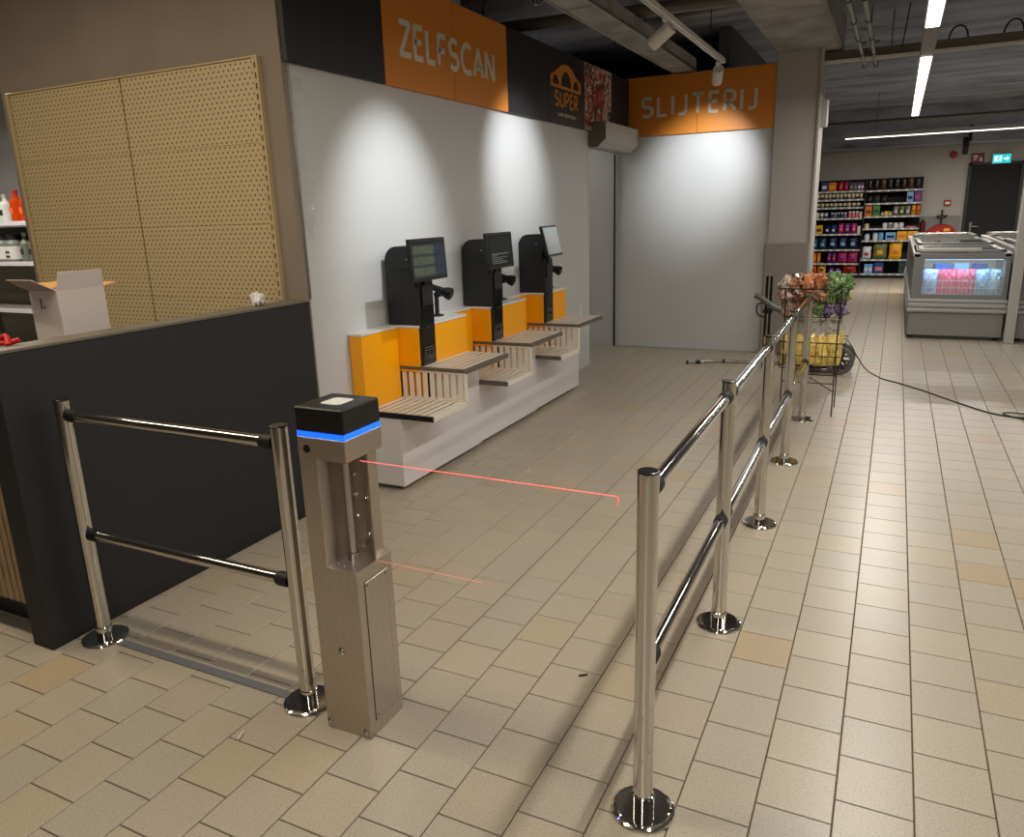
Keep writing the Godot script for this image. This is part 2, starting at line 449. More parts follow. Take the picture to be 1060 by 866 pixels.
# ---------------------------------------------------------------- structure
func structure() -> void:
	# floor: bed with single tiles
	var floor_o := struct("floor", MB.new().span(Vector3(-9.2, -0.15, -19.4), Vector3(6.2, -0.0035, 5.2)), M.grout)
	var px := 0.1972; var pz := 0.1992; var gap := 0.004
	var list := []
	for j in range(-30, 46):
		var x0 := 0.1838 - (j + 1) * px
		for r in range(-105, 16):
			var z0 := -1.9625 + (0.0 if j % 2 == 0 else 0.0996) + r * pz
			var cx := x0 + px * 0.5; var cz := z0 - pz * 0.5
			if cx < -8.8 or cz < -19.0: continue
			list.append([cx, cz])
	# tile top with a small bevel
	var tb := MB.new()
	var hx := (px - gap) * 0.5; var hz := (pz - gap) * 0.5; var bv := 0.0016
	tb.quad(Vector3(-hx + bv, 0, hz - bv), Vector3(hx - bv, 0, hz - bv), Vector3(hx - bv, 0, -hz + bv), Vector3(-hx + bv, 0, -hz + bv), Vector3.UP)
	var ring := [Vector2(-1, 1), Vector2(1, 1), Vector2(1, -1), Vector2(-1, -1)]
	for k in 4:
		var a: Vector2 = ring[k]; var b: Vector2 = ring[(k + 1) % 4]
		var t0 := Vector3(a.x * (hx - bv), 0, a.y * (hz - bv)); var t1 := Vector3(b.x * (hx - bv), 0, b.y * (hz - bv))
		var e0 := Vector3(a.x * hx, -bv, a.y * hz); var e1 := Vector3(b.x * hx, -bv, b.y * hz)
		var out := Vector3(a.x + b.x, 1, a.y + b.y)
		tb.quadn(t0, t1, e1, e0, out)
		tb.quadn(e0, e1, e1 + Vector3.DOWN * 0.008, e0 + Vector3.DOWN * 0.008, Vector3(a.x + b.x, 0, a.y + b.y))
	var tile_mesh := tb.mesh()
	var near := []; var rest := []
	for t in list:
		var dirv := Vector2(t[0], t[1])
		var inview: bool = t[1] < -0.75 and t[0] < 0.72 + (-t[1] - 1.0) * 0.16 and t[0] > t[1] * 1.45 - 0.35
		var hidden: bool = (t[0] < -2.82 and t[1] < -1.56) or (t[0] < -2.45 and t[1] < -3.5)
		if inview and not hidden: near.append([dirv.length(), t])
		else: rest.append(t)
	near.sort_custom(func(a, b): return a[0] < b[0])
	for i in near.size():
		var t = near[i][1]
		if i < 300:
			var o := MeshInstance3D.new()
			o.name = "tile"; o.mesh = tile_mesh
			o.material_override = M.tiles[tone(t[0], t[1])]
			floor_o.add_child(o, true)
			o.position = Vector3(t[0], 0, t[1])
		else: rest.append(t)
	var mm := MultiMesh.new()
	mm.transform_format = MultiMesh.TRANSFORM_3D; mm.use_colors = true
	mm.mesh = tile_mesh; mm.instance_count = rest.size()
	for i in rest.size():
		mm.set_instance_transform(i, Transform3D(Basis.IDENTITY, Vector3(rest[i][0], 0, rest[i][1])))
		mm.set_instance_color(i, M.tiles[tone(rest[i][0], rest[i][1])].albedo_color.srgb_to_linear())
	var mi := MultiMeshInstance3D.new()
	mi.name = "more_tiles"; mi.multimesh = mm; mi.material_override = M.tile_multi
	floor_o.add_child(mi)
	mi.set_meta("kind", "stuff")
	# checkout wall with the opening for the roller shutter
	struct("wall_left", MB.new().span(Vector3(-2.97, 0, -7.6), Vector3(-2.85, 2.97, -3.28)).span(Vector3(-2.97, 2.24, -8.85), Vector3(-2.85, 2.97, -7.6)), M.white_wall)
	struct("trim_1", MB.new().span(Vector3(-2.872, 0, -7.612), Vector3(-2.842, 2.24, -7.598), 0.002), M.white_paint)
	struct("trim_2", MB.new().span(Vector3(-2.862, 1.18, -3.29), Vector3(-2.846, 2.37, -3.272), 0.003), M.alu)
	var film := MB.new()
	var fr := RandomNumberGenerator.new(); fr.seed = 2
	var pa := Vector3(-2.846, 1.5, -3.30); var pb := Vector3(-2.844, 1.5, -3.36)
	for k in 22:
		var y := 1.5 + (k + 1) * 0.037
		var na := Vector3(-2.842 + fr.randf_range(0, 0.016), y, -3.285 + fr.randf_range(-0.01, 0.01)); var nb := Vector3(-2.846 + fr.randf_range(0, 0.02), y, -3.36 + fr.randf_range(-0.025, 0.02))
		film.quadn(pa, pb, nb, na, Vector3.RIGHT)
		pa = na; pb = nb
	var fm := mat(Color(0.92, 0.93, 0.94, 0.14), 0.06)
	fm.transparency = BaseMaterial3D.TRANSPARENCY_ALPHA
	solo("plastic_film", film, fm, "crinkled clear plastic film clinging to the near edge of the white wall", "film")
	struct("wall_back", MB.new().span(Vector3(-4.75, 0, -8.97), Vector3(-1.15, 3.0, -8.85)), M.grey_panel if M.has("grey_panel") else M.white_wall)
	struct("baseboard_back", MB.new().span(Vector3(-2.95, 0, -8.85), Vector3(-1.2, 0.012, -8.835), 0.002), M.light_grey)
	struct("wall_passage_left", MB.new().span(Vector3(-4.87, 0, -8.97), Vector3(-4.75, 3.0, -7.4)), M.white_wall)
	struct("wall_passage_front", MB.new().span(Vector3(-4.87, 0, -7.48), Vector3(-2.97, 3.0, -7.4)), M.white_wall)
	# column
	struct("wall_column", MB.new().span(Vector3(-1.235, 0, -9.30), Vector3(-0.80, 3.14, -8.80), 0.006), M.grey_wall)
	struct("trim_3", MB.new().span(Vector3(-1.255, 0, -9.31), Vector3(-0.806, 1.21, -8.775), 0.006), M.wainscot)
	struct("trim_4", MB.new().span(Vector3(-0.815, 0, -8.815), Vector3(-0.788, 3.1, -8.775), 0.004), M.light_grey)
	# aisle behind the column, back wall and the shell round the shop
	struct("wall_aisle", MB.new().span(Vector3(-1.87, 0, -19.1), Vector3(-1.75, 3.5, -8.97)), M.dark_wall)
	struct("wall_far", MB.new().span(Vector3(-1.9, 0, -19.12), Vector3(6.1, 3.5, -19.0)), M.grey_wall)
	struct("trim_5", MB.new().span(Vector3(-1.75, 0, -19.0), Vector3(1.2, 1.28, -18.985), 0.003).span(Vector3(2.26, 0, -19.0), Vector3(6.0, 1.28, -18.985), 0.003), M.wainscot2)
	struct("wall_right", MB.new().span(Vector3(6.0, 0, -19.1), Vector3(6.12, 3.5, 5.1)), M.grey_wall)
	struct("wall_front", MB.new().span(Vector3(-9.1, 0, 5.0), Vector3(6.1, 3.5, 5.12)), M.grey_wall)
	struct("wall_entrance", MB.new().span(Vector3(-9.12, 0, -5.3), Vector3(-9.0, 3.5, 5.1)), M.grey_wall)
	struct("wall_liquor", MB.new().span(Vector3(-9.1, 0, -5.32), Vector3(-2.97, 3.5, -5.2)), M.white_wall)
	struct("ceiling", MB.new().span(Vector3(-9.2, 3.45, -19.2), Vector3(6.2, 3.6, 5.2)), M.concrete)
	struct("trim_6", MB.new().span(Vector3(-1.26, 3.1, -9.35), Vector3(-0.645, 3.46, 4.9), 0.03), M.beam)
	struct("trim_7", MB.new().span(Vector3(-1.8, 2.68, -19.05), Vector3(6.05, 3.46, -18.3), 0.02), M.concrete)
	# taupe partition with the perforated panels
	struct("wall_partition", MB.new().span(Vector3(-5.145, 0, -3.30), Vector3(-2.852, 3.46, -3.235)), M.taupe)
	# threshold strip let into the floor between the gate posts
	struct("trim_8", MB.new().span(Vector3(-2.66, 0.0, -1.732), Vector3(-1.72, 0.004, -1.695), 0.001), M.strip if M.has("strip") else M.grey_paint)

func tone(x: float, z: float) -> int:
	var k := int(absf(sin(x * 127.1 + z * 311.7) * 43758.5)) % 100
	if k < 3: return 5
	if k < 9: return 4
	return k % 4

# ---------------------------------------------------------------- ceiling
func ceiling_things() -> void:
	# cable tray crossing the aisle
	var ct := thing("cable_tray", Vector3(2.2, 3.0, -9.1), "grey metal cable tray crossing under the concrete ceiling with black cable loops", "cable tray")
	part("channel", MB.new().box(Vector3(0, 0, 0), Vector3(6.0, 0.008, 0.2)).box(Vector3(0, 0.04, -0.1), Vector3(6.0, 0.09, 0.006)).box(Vector3(0, 0.04, 0.1), Vector3(6.0, 0.09, 0.006)), M.edge_grey, ct)
	part("lip", MB.new().box(Vector3(0, -0.014, 0.105), Vector3(6.0, 0.034, 0.02), 0.003), M.white_paint, ct)
	for x in [-1.9, -1.45, -0.75, -0.35]:
		var a := Vector3(x, 0.06, 0.02)
		part("cable_loop", MB.new().tube(bez(a, a + Vector3(-0.02, 0.16, 0.05), a + Vector3(0.14, 0.2, 0.05), a + Vector3(0.16, 0.04, 0.0), 8), 0.009, 6), M.cable, ct)
	for x in [-2.4, 0.0, 2.4]:
		part("hanger_rod", MB.new().tube([Vector3(x, 0, -0.1), Vector3(x, 0.45, -0.1)], 0.005, 6), M.wire, ct)
	# steel conduits along the aisle
	for i in 2:
		var x: float = [-0.44, -0.335][i]
		var c := thing("conduit", Vector3(x, 2.98, -9.45), "grey steel conduit pipe clamped under the ceiling beside its twin", "pipe", "twin ceiling conduits")
		part("pipe", MB.new().tube([Vector3(0, 0, 0), Vector3(0, 0, 6.0)], 0.017, 12), M.alu, c)
		for k in 5:
			part("clamp", MB.new().lathe(Vector3(0, 0, 0.06 + k * 0.75), [Vector2(0.02, -0.012), Vector2(0.023, -0.012), Vector2(0.023, 0.012), Vector2(0.02, 0.012)], 14, Basis(Vector3.RIGHT, PI / 2)).box(Vector3(0, 0.24 if k == 4 else 0.03, 0.06 + k * 0.75), Vector3(0.012, 0.46 if k == 4 else 0.03, 0.008)), M.rubber, c)
		part("end_cap", MB.new().lathe(Vector3(0, 0, 0), [Vector2(0.0, -0.03), Vector2(0.012, -0.022), Vector2(0.019, 0.0), Vector2(0.019, 0.02)], 12, Basis(Vector3.RIGHT, PI / 2)), M.light_grey, c)
	var st := solo("cable_strut", MB.new().box(Vector3(-0.39, 3.06, -8.6), Vector3(0.014, 0.01, 1.3)).box(Vector3(-0.39, 3.12, -8.9), Vector3(0.18, 0.02, 0.03)).box(Vector3(-0.39, 3.3, -8.9), Vector3(0.012, 0.34, 0.012)), M.alu, "narrow metal strut between the twin ceiling conduits", "bracket")
	# flat ventilation / cable duct near the checkout wall
	var d := thing("ceiling_duct", Vector3(-2.16, 3.0, -5.6), "wide flat grey metal duct with bright edges above the checkouts", "duct")
	part("body", MB.new().box(Vector3(0, 0.06, 0), Vector3(0.24, 0.12, 6.2), 0.004), M.beam, d)
	for s in [-1, 1]:
		part("edge_rail", MB.new().box(Vector3(s * 0.125, 0.0, 0), Vector3(0.012, 0.02, 6.2), 0.002), M.alu, d)
	for k in 7:
		part("joint_band", MB.new().box(Vector3(0, 0.06, -2.8 + k * 0.93), Vector3(0.248, 0.128, 0.012)), M.alu, d)
	for z in [-2.0, 0.5]:
		part("hanger_rod", MB.new().tube([Vector3(-0.12, 0.1, z), Vector3(-0.12, 0.45, z)], 0.005, 6), M.wire, d)
	# dark pipes and cables over the checkout wall
	solo("ceiling_pipe", MB.new().tube([Vector3(-4.4, 3.2, -6.6), Vector3(-0.6, 3.2, -6.9)], 0.05, 14), M.edge_grey, "dark grey pipe crossing under the ceiling above the dark sign panels", "pipe")
	solo("ceiling_pipe", MB.new().tube([Vector3(-2.6, 3.34, -7.9), Vector3(-1.6, 3.30, -7.55), Vector3(-0.62, 3.28, -7.2)], 0.03, 10), M.grey_paint, "slim grey pipe slanting past the spotlight track", "pipe")
	solo("cable", MB.new().tube(spline([Vector3(-2.9, 2.97, -7.5), Vector3(-2.8, 3.05, -7.4), Vector3(-2.55, 3.10, -7.45), Vector3(-2.42, 3.25, -7.5), Vector3(-2.36, 3.44, -7.55)]), 0.009, 6), M.cable, "black cable looping over the top edge of the bridge emblem sign", "cable")
	solo("cable", MB.new().tube(spline([Vector3(-2.9, 2.97, -5.55), Vector3(-2.85, 3.12, -5.5), Vector3(-2.6, 3.2, -5.6), Vector3(-2.4, 3.38, -5.7)]), 0.009, 6), M.cable, "black cable rising behind the second orange sign panel", "cable")
	solo("hanging_wire", MB.new().tube([Vector3(-2.93, 3.0, -8.7), Vector3(-2.92, 3.44, -8.65)], 0.006, 6), M.cable, "thin black wire hanging in the corner over the signs", "wire")
	solo("hanging_wire", MB.new().tube([Vector3(-0.1, 3.05, -9.0), Vector3(-0.06, 3.44, -8.95)], 0.006, 6), M.cable, "thin black wire hanging beside the conduits", "wire")
	# dome camera
	var c := thing("dome_camera", Vector3(-2.17, 2.87, -4.9), "small white dome camera with a dark lens under the flat duct", "camera")
	part("housing", MB.new().lathe(Vector3.ZERO, [Vector2(0.0, 0.13), Vector2(0.05, 0.13), Vector2(0.055, 0.06), Vector2(0.052, 0.04), Vector2(0.0, 0.04)], 20), M.white_paint, c)
	part("lens_dome", MB.new().lathe(Vector3.ZERO, [Vector2(0.0, 0.0), Vector2(0.025, 0.006), Vector2(0.04, 0.025), Vector2(0.042, 0.045)], 18), M.black_gloss, c)
	# bracket and emergency downlight near the back wall
	solo("wall_bracket", MB.new().box(Vector3(1.1, 2.62, -18.25), Vector3(0.1, 0.32, 0.08), 0.01).box(Vector3(1.15, 2.85, -18.1), Vector3(0.06, 0.3, 0.06), 0.01), M.rubber, "black bracket hanging from the ceiling edge beside the dark door", "bracket")
	solo("pipe_sprinkler", MB.new().tube([Vector3(-1.7, 3.05, -16.6), Vector3(5.8, 3.05, -16.6)], 0.035, 10), M.edge_grey, "dark pipe running across the ceiling above the thin light line", "pipe")
	# socket box on the column
	solo("socket_box", MB.new().span(Vector3(-0.80, 2.36, -8.95), Vector3(-0.725, 2.62, -8.82), 0.008), M.light_grey, "small pale junction box on the side of the grey column", "junction box")

# ---------------------------------------------------------------- signs
func sign_panel(z0: float, z1: float, m: Material, label: String, cat := "sign") -> Node3D:
	var t := thing("sign_panel", Vector3(-2.83, 2.68, (z0 + z1) * 0.5), label, cat, "")
	part("board", MB.new().box(Vector3(0, 0, 0), Vector3(0.03, 0.615, z0 - z1 - 0.006), 0.003), m, t)
	return t

func signs() -> void:
	sign_panel(-3.24, -4.095, M.sign_black, "plain black sign panel next to the taupe partition")
	var a := sign_panel(-4.095, -4.925, M.orange, "orange sign panel with the letters ZELF")
	var b := sign_panel(-4.925, -5.75, M.orange, "orange sign panel with the letters SCAN")
	fit_text("ZELFSCAN", a, Vector3(0.0165, 0, 0), 1.285, 0.215, -4.89 - a.position.z, 2.657 - 2.68, 90, M.letter, 0.10, 0.25, b, 4)
	sign_panel(-5.75, -6.55, M.sign_black, "plain black sign panel between the orange lettering and the bridge emblem")
	var e := sign_panel(-6.55, -7.42, M.sign_black, "black sign panel with an orange bridge emblem and the word SUPER")
	# bridge emblem: outline with three arches
	var outl := PackedVector2Array()
	for p in [[-0.36, 0.0], [0.36, 0.0], [0.36, 0.11], [0.27, 0.14], [0.2, 0.18], [0.12, 0.225], [0.04, 0.245], [-0.04, 0.245], [-0.12, 0.225], [-0.2, 0.18], [-0.27, 0.14], [-0.36, 0.11]]:
		outl.append(Vector2(p[0], p[1]))
	var polys := [outl]
	for arch in [[-0.245, 0.075, 0.09], [0.0, 0.125, 0.15], [0.245, 0.075, 0.09]]:
		var h := PackedVector2Array()
		h.append(Vector2(arch[0] - arch[1], 0.028)); h.append(Vector2(arch[0] + arch[1], 0.028))
		for k in 13:
			var t := PI * k / 12.0
			h.append(Vector2(arch[0] + arch[1] * cos(t), 0.03 + arch[2] * sin(t)))
		var nxt := []
		# cut the arch out by splitting the emblem at the arch centre line
		for p in polys:
			for half in [[-1.0, arch[0]], [arch[0], 1.0]]:
				var slab := PackedVector2Array([Vector2(half[0], -1), Vector2(half[1], -1), Vector2(half[1], 1), Vector2(half[0], 1)])
				for q in Geometry2D.intersect_polygons(p, slab):
					for r in Geometry2D.clip_polygons(q, h): nxt.append(r)
		polys = nxt
	var em := MB.new()
	for p in polys: em.prism(p, 0.004, Transform3D(Basis(Vector3.UP, PI / 2), Vector3.ZERO))
	var eo := part("bridge_emblem", em, M.letter_orange, e)
	eo.position = Vector3(0.0155, 2.672 - 2.68, -6.955 - e.position.z)
	eo.scale = Vector3(1, 0.86, 1)
	fit_text("SUPER", e, Vector3(0.0165, 0, 0), 0.565, 0.14, -6.965 - e.position.z, 2.583 - 2.68, 90, M.letter_orange, 0.09, 0.26)
	fit_text("- AAN DEN RIJN -", e, Vector3(0.0165, 0, 0), 0.52, 0.032, -6.965 - e.position.z, 2.452 - 2.68, 90, M.letter, 0.07, 0.22)
	# photo panel: a flat print of jars and bottles
	var img := Image.create(128, 96, false, Image.FORMAT_RGB8)
	img.fill(Color(0.62, 0.52, 0.45))
	var r2 := RandomNumberGenerator.new(); r2.seed = 5
	for k in 60:
		var c: Color = [Color(0.62, 0.10, 0.08), Color(0.35, 0.09, 0.07), Color(0.80, 0.72, 0.64), Color(0.72, 0.36, 0.16), Color(0.20, 0.12, 0.11), Color(0.86, 0.78, 0.70)][r2.randi() % 6]
		var w := r2.randi_range(6, 22); var h := r2.randi_range(5, 22)
		img.fill_rect(Rect2i(r2.randi_range(0, 110), r2.randi_range(0, 84), w, h), c)
	img.fill_rect(Rect2i(52, 34, 44, 24), Color(0.66, 0.07, 0.07))
	img.fill_rect(Rect2i(56, 64, 34, 30), Color(0.82, 0.74, 0.68))
	img.fill_rect(Rect2i(98, 0, 30, 96), Color(0.78, 0.72, 0.68))
	img.fill_rect(Rect2i(112, 60, 16, 36), Color(0.12, 0.14, 0.20))
	for k in 260:
		var c: Color = [Color(0.62, 0.12, 0.09), Color(0.36, 0.10, 0.08), Color(0.82, 0.74, 0.66), Color(0.72, 0.38, 0.20), Color(0.24, 0.15, 0.14), Color(0.86, 0.79, 0.72), Color(0.70, 0.58, 0.52)][r2.randi() % 7]
		img.fill_rect(Rect2i(r2.randi_range(0, 118), r2.randi_range(0, 90), r2.randi_range(2, 8), r2.randi_range(2, 7)), c)
	for jar_at in [Vector3(26, 58, 15), Vector3(74, 44, 17), Vector3(72, 80, 13)]:
		for y in 96:
			for x in 128:
				var q: float = Vector2(x - jar_at.x, y - jar_at.y).length() / jar_at.z
				if q < 1.0 and (q > 0.72 or (x * 7 + y * 3) % 5 < 2): img.set_pixel(x, y, Color(0.50, 0.10, 0.09) if q > 0.72 else Color(0.70, 0.30, 0.24))
	var pm := mat(Color.WHITE, 0.5)
	pm.albedo_texture = ImageTexture.create_from_image(img)
	var ph := sign_panel(-7.42, -8.22, M.sign_black, "sign panel with a photo print of red jars and bottles")
	var pq := MB.new()
	pq.quad(Vector3(0.0157, -0.306, 0.395), Vector3(0.0157, -0.306, -0.395), Vector3(0.0157, 0.306, -0.395), Vector3(0.0157, 0.306, 0.395), Vector3.RIGHT)
	part("print", pq, pm, ph)
	sign_panel(-8.22, -8.84, M.sign_black, "narrow black sign panel in the corner above the roller shutter")
	# SLIJTERIJ over the grey end wall
	var s := thing("sign_panel", Vector3(-2.46, 2.70, -8.833), "dim orange sign panel with the letters SLIJ beside the corner", "sign")
	part("board", MB.new().box(Vector3.ZERO, Vector3(0.83, 0.62, 0.03), 0.003), M.orange, s)
	var s2 := thing("sign_panel", Vector3(-1.632, 2.70, -8.833), "orange sign panel with the letters TERIJ beside the column", "sign")
	part("board", MB.new().box(Vector3.ZERO, Vector3(0.82, 0.62, 0.03), 0.003), M.orange, s2)
	fit_text("SLIJTERIJ", s, Vector3(0, 0, 0.0165), 1.26, 0.225, -2.04 + 2.46, 2.692 - 2.70, 0, M.letter, 0.085, 0.30, s2, 4)

# capitals scaled to a width and height, centred at (along, up); every letter a part of its own
func fit_text(txt: String, parent: Node3D, off: Vector3, w: float, h: float, along: float, up: float, turn: float, m: Material = null, thick := 0.085, space := 0.27, second: Node3D = null, split := 99) -> void:
	var total := -space
	for ch in txt: total += glyph(ch)[0] + space
	var sx := w / (total + thick * 2)
	var bs := Basis(Vector3.UP, deg_to_rad(turn))
	var x := -total * 0.5
	var hh := h / (1.0 + 2 * thick)
	for ti in txt.length():
		var g := glyph(txt[ti])
		var b := MB.new()
		for st in g[1]:
			var line := PackedVector2Array()
			for p in st: line.append(Vector2(p.x * sx, (p.y - 0.5) * hh))
			for poly in Geometry2D.offset_polyline(line, thick * hh, Geometry2D.JOIN_ROUND, Geometry2D.END_ROUND):
				if not Geometry2D.is_polygon_clockwise(poly): b.prism(poly, 0.004, Transform3D.IDENTITY)
		if b.v.size() > 0:
			var host: Node3D = second if second and ti >= split else parent
			var o := part("letter", b, m if m else M.letter, host)
			var px := x * sx
			o.transform = Transform3D(bs, off + Vector3(0, up, 0) + Vector3(along if turn == 0 else 0.0, 0, along if turn != 0 else 0.0) + bs * Vector3(px, 0, -0.002) + parent.position - host.position)
		x += g[0] + space

# ---------------------------------------------------------------- service desk on the left
func service_desk() -> void:
	var w := struct("wall_half", MB.new().span(Vector3(-2.94, 0, -3.235), Vector3(-2.82, 1.172, -1.563), 0.002), M.black_wall)
	struct("trim_9", MB.new().span(Vector3(-2.942, 1.172, -3.235), Vector3(-2.818, 1.184, -1.561), 0.002), M.wall_top)
	# perforated panels
	var im := Image.create(64, 64, true, Image.FORMAT_RGB8)
	im.fill(Color(0.76, 0.68, 0.52))
	for y in 64:
		for x in 64:
			for c in [Vector2(16, 16), Vector2(48, 48)]:
				var dd: Vector2 = Vector2(x + 0.5, y + 0.5) - c
				if absf(dd.x) < 8.0 and absf(dd.y) < 6.0: im.set_pixel(x, y, Color(0.17, 0.13, 0.09))
	im.generate_mipmaps()
	var peg := mat(Color.WHITE, 0.5)
	peg.albedo_texture = ImageTexture.create_from_image(im)
	peg.uv1_triplanar = true; peg.uv1_world_triplanar = true
	peg.uv1_scale = Vector3(28.0, 20.0, 28.0)
	M.peg_edge = mat(Color(0.72, 0.64, 0.49), 0.5)
	var t := thing("pegboard_rack", Vector3(-4.02, 0, -3.235), "beige perforated back panels mounted on the taupe partition behind the counter", "pegboard")
	for col in 2:
		var x0: float = [-1.015, 0.006][col]; var x1: float = [-0.006, 1.0][col]
		for row in [[1.9985, 2.405], [1.5865, 1.9975], [1.18, 1.5855], [0.77, 1.179], [0.36, 0.769]]:
			part("perforated_panel", MB.new().span(Vector3(x0, row[0], 0), Vector3(x1, row[1], 0.022), 0.002), peg, t)
	part("upright", slotted(1.003, 1.04, 0.3, 2.405, 0.0, 0.03, 0.05, 0.028, 0.011), M.peg_edge, t)
	part("upright", MB.new().span(Vector3(-1.05, 0.3, 0), Vector3(-1.018, 2.405, 0.03), 0.002), M.peg_edge, t)
	part("top_rail", MB.new().span(Vector3(-1.05, 2.405, 0), Vector3(1.04, 2.415, 0.03), 0.001), M.peg_edge, t)
	# inner counter
	var c := thing("service_counter", Vector3(-3.25, 0, -2.4), "low service counter behind the black half wall", "counter")
	part("body", MB.new().span(Vector3(-0.25, 0, -0.7), Vector3(0.3, 1.05, 0.62), 0.004), M.black_wall, c)
	part("worktop", MB.new().span(Vector3(-0.28, 1.05, -0.72), Vector3(0.305, 1.08, 0.64), 0.004), M.wall_top, c)
	# counter front with wooden slats
	var wood := noise_tex(0.02, [[0.0, Color(0.53, 0.42, 0.30)], [0.5, Color(0.64, 0.53, 0.40)], [1.0, Color(0.72, 0.61, 0.47)]], 256, 31, 4)
	var wm := tri_mat(wood, 1.0, 0.6)
	wm.uv1_scale = Vector3(14, 1.4, 14)
	var f := thing("slatted_counter", Vector3(-2.945, 0, -1.62), "counter front clad with upright oak slats beside the black half wall", "counter")
	part("backing", MB.new().span(Vector3(-1.8, 0.12, -0.10), Vector3(0.0, 0.88, 0.0)), M.black_wall, f)
	part("plinth", MB.new().span(Vector3(-1.8, 0.0, -0.14), Vector3(0.0, 0.12, -0.06)), M.black_wall, f)
	part("worktop", MB.new().span(Vector3(-1.8, 0.88, -0.07), Vector3(-0.001, 0.90, 0.03), 0.003), M.wall_top, f)
	var sm := MB.new().box(Vector3.ZERO, Vector3(0.028, 0.735, 0.02), 0.002).mesh()
	for k in 40:
		var s := part("slat", sm, wm, f)
		s.position = Vector3(-0.03 - k * 0.0425, 0.512, 0.01)
	# white carton with open flaps
	var b := thing("carton", Vector3(-3.13, 1.08, -2.09), "open white cardboard carton on the counter behind the black half wall", "box")
	b.rotation_degrees.y = 2
	var cw := mat(Color(0.80, 0.76, 0.74), 0.7); var ci := mat(Color(0.66, 0.60, 0.56), 0.8); var cy := mat(Color(0.78, 0.58, 0.30), 0.8)
	var bx := 0.085; var bz := 0.108; var bh := 0.272
	for s in [-1, 1]:
		part("side", MB.new().box(Vector3(s * bx, bh * 0.5, 0), Vector3(0.004, bh, bz * 2)), cw, b)
		part("side", MB.new().box(Vector3(0, bh * 0.5, s * bz), Vector3(bx * 2, bh, 0.004)), cw, b)
	part("bottom", MB.new().box(Vector3(0, 0.003, 0), Vector3(bx * 2, 0.004, bz * 2)), cw, b)
	flap(b, Vector3(bx, bh, bz), Vector3(bx, bh, -bz), Vector3(0.015, 0.075, 0), ci if false else cw)
	flap(b, Vector3(-bx, bh, bz), Vector3(bx, bh, bz), Vector3(-0.055, 0.048, 0.055), ci)
	flap(b, Vector3(-bx, bh, -bz), Vector3(-bx, bh, bz), Vector3(-0.085, 0.02, 0), cy)
	flap(b, Vector3(-bx, bh, -bz), Vector3(bx, bh, -bz), Vector3(0.0, 0.012, -0.07), cy)
	part("print", MB.new().box(Vector3(-0.02, 0.235, bz + 0.0025), Vector3(0.012, 0.004, 0.0006)).box(Vector3(-0.02, 0.215, bz + 0.0025), Vector3(0.006, 0.04, 0.0006)).box(Vector3(0.0, 0.205, bz + 0.0025), Vector3(0.012, 0.006, 0.0006)), M.rubber, b)
	part("print", MB.new().box(Vector3(bx + 0.009, bh + 0.052, 0.088), Vector3(0.001, 0.024, 0.008)).box(Vector3(bx + 0.0125, bh + 0.066, 0.02), Vector3(0.001, 0.006, 0.05)), M.rubber, b)
	# crumpled tissue
	var tis := MB.new()
	var r2 := RandomNumberGenerator.new(); r2.seed = 3
	for k in 5:
		var bs := Basis.from_euler(Vector3(r2.randf_range(-0.6, 0.6), r2.randf_range(0, TAU), r2.randf_range(-0.6, 0.6)))
		tis.bag(Vector3(r2.randf_range(-0.012, 0.012), 0.038 + r2.randf_range(-0.004, 0.012), r2.randf_range(-0.02, 0.02)), Vector3(0.055, 0.06, 0.03), r2, 0.006, bs, 5, 5)
	var to := solo("tissue", tis, mat(Color(0.90, 0.89, 0.86), 0.9), "crumpled white paper tissue on top of the black half wall", "tissue")
	to.position = Vector3(-2.89, 1.176, -2.92)
	# red strap
	var rs := MB.new()
	rs.tube(spline([Vector3(-0.14, 0.012, 0.06), Vector3(-0.08, 0.03, 0.02), Vector3(-0.02, 0.022, 0.03), Vector3(0.03, 0.05, 0.0), Vector3(0.07, 0.02, 0.02)], 6), 0.011, 8)
	rs.tube(spline([Vector3(-0.12, 0.02, 0.03), Vector3(-0.04, 0.05, 0.0), Vector3(0.02, 0.025, 0.02), Vector3(0.08, 0.035, -0.02)], 6), 0.010, 8)
	var ro := solo("strap", rs, mat(Color(0.72, 0.10, 0.12), 0.6), "crumpled red strap lying over the back edge of the half wall beside the white carton", "strap")
	ro.position = Vector3(-2.985, 1.165, -1.70)

# upright channel with a row of real slots: two rails joined by rungs
func slotted(x0: float, x1: float, y0: float, y1: float, z0: float, z1: float, pitch: float, slot_h: float, slot_w: float) -> MB:
	var m := MB.new()
	var c := (x0 + x1) * 0.5
	m.span(Vector3(x0, y0, z0), Vector3(c - slot_w * 0.5, y1, z1)).span(Vector3(c + slot_w * 0.5, y0, z0), Vector3(x1, y1, z1))
	var y := y1
	while y > y0:
		m.span(Vector3(c - slot_w * 0.5, maxf(y - (pitch - slot_h), y0), z1 - 0.004), Vector3(c + slot_w * 0.5, y, z1))
		y -= pitch
	return m

func flap(parent: Node, a: Vector3, b: Vector3, d: Vector3, m: Material) -> void:
	var nn := (b - a).cross(d).normalized() * 0.0015
	var f := MB.new()
	var i := (b - a) * 0.04
	f.quadn(a + nn, b + nn, b + d - i + nn, a + d + i + nn, nn)
	f.quadn(a - nn, b - nn, b + d - i - nn, a + d + i - nn, -nn)
	f.quadn(a + nn, a - nn, a + d + i - nn, a + d + i + nn, a - b)
	f.quadn(b + nn, b - nn, b + d - i - nn, b + d - i + nn, b - a)
	f.quadn(a + d + i + nn, b + d - i + nn, b + d - i - nn, a + d + i - nn, d)
	part("flap", f, m, parent)

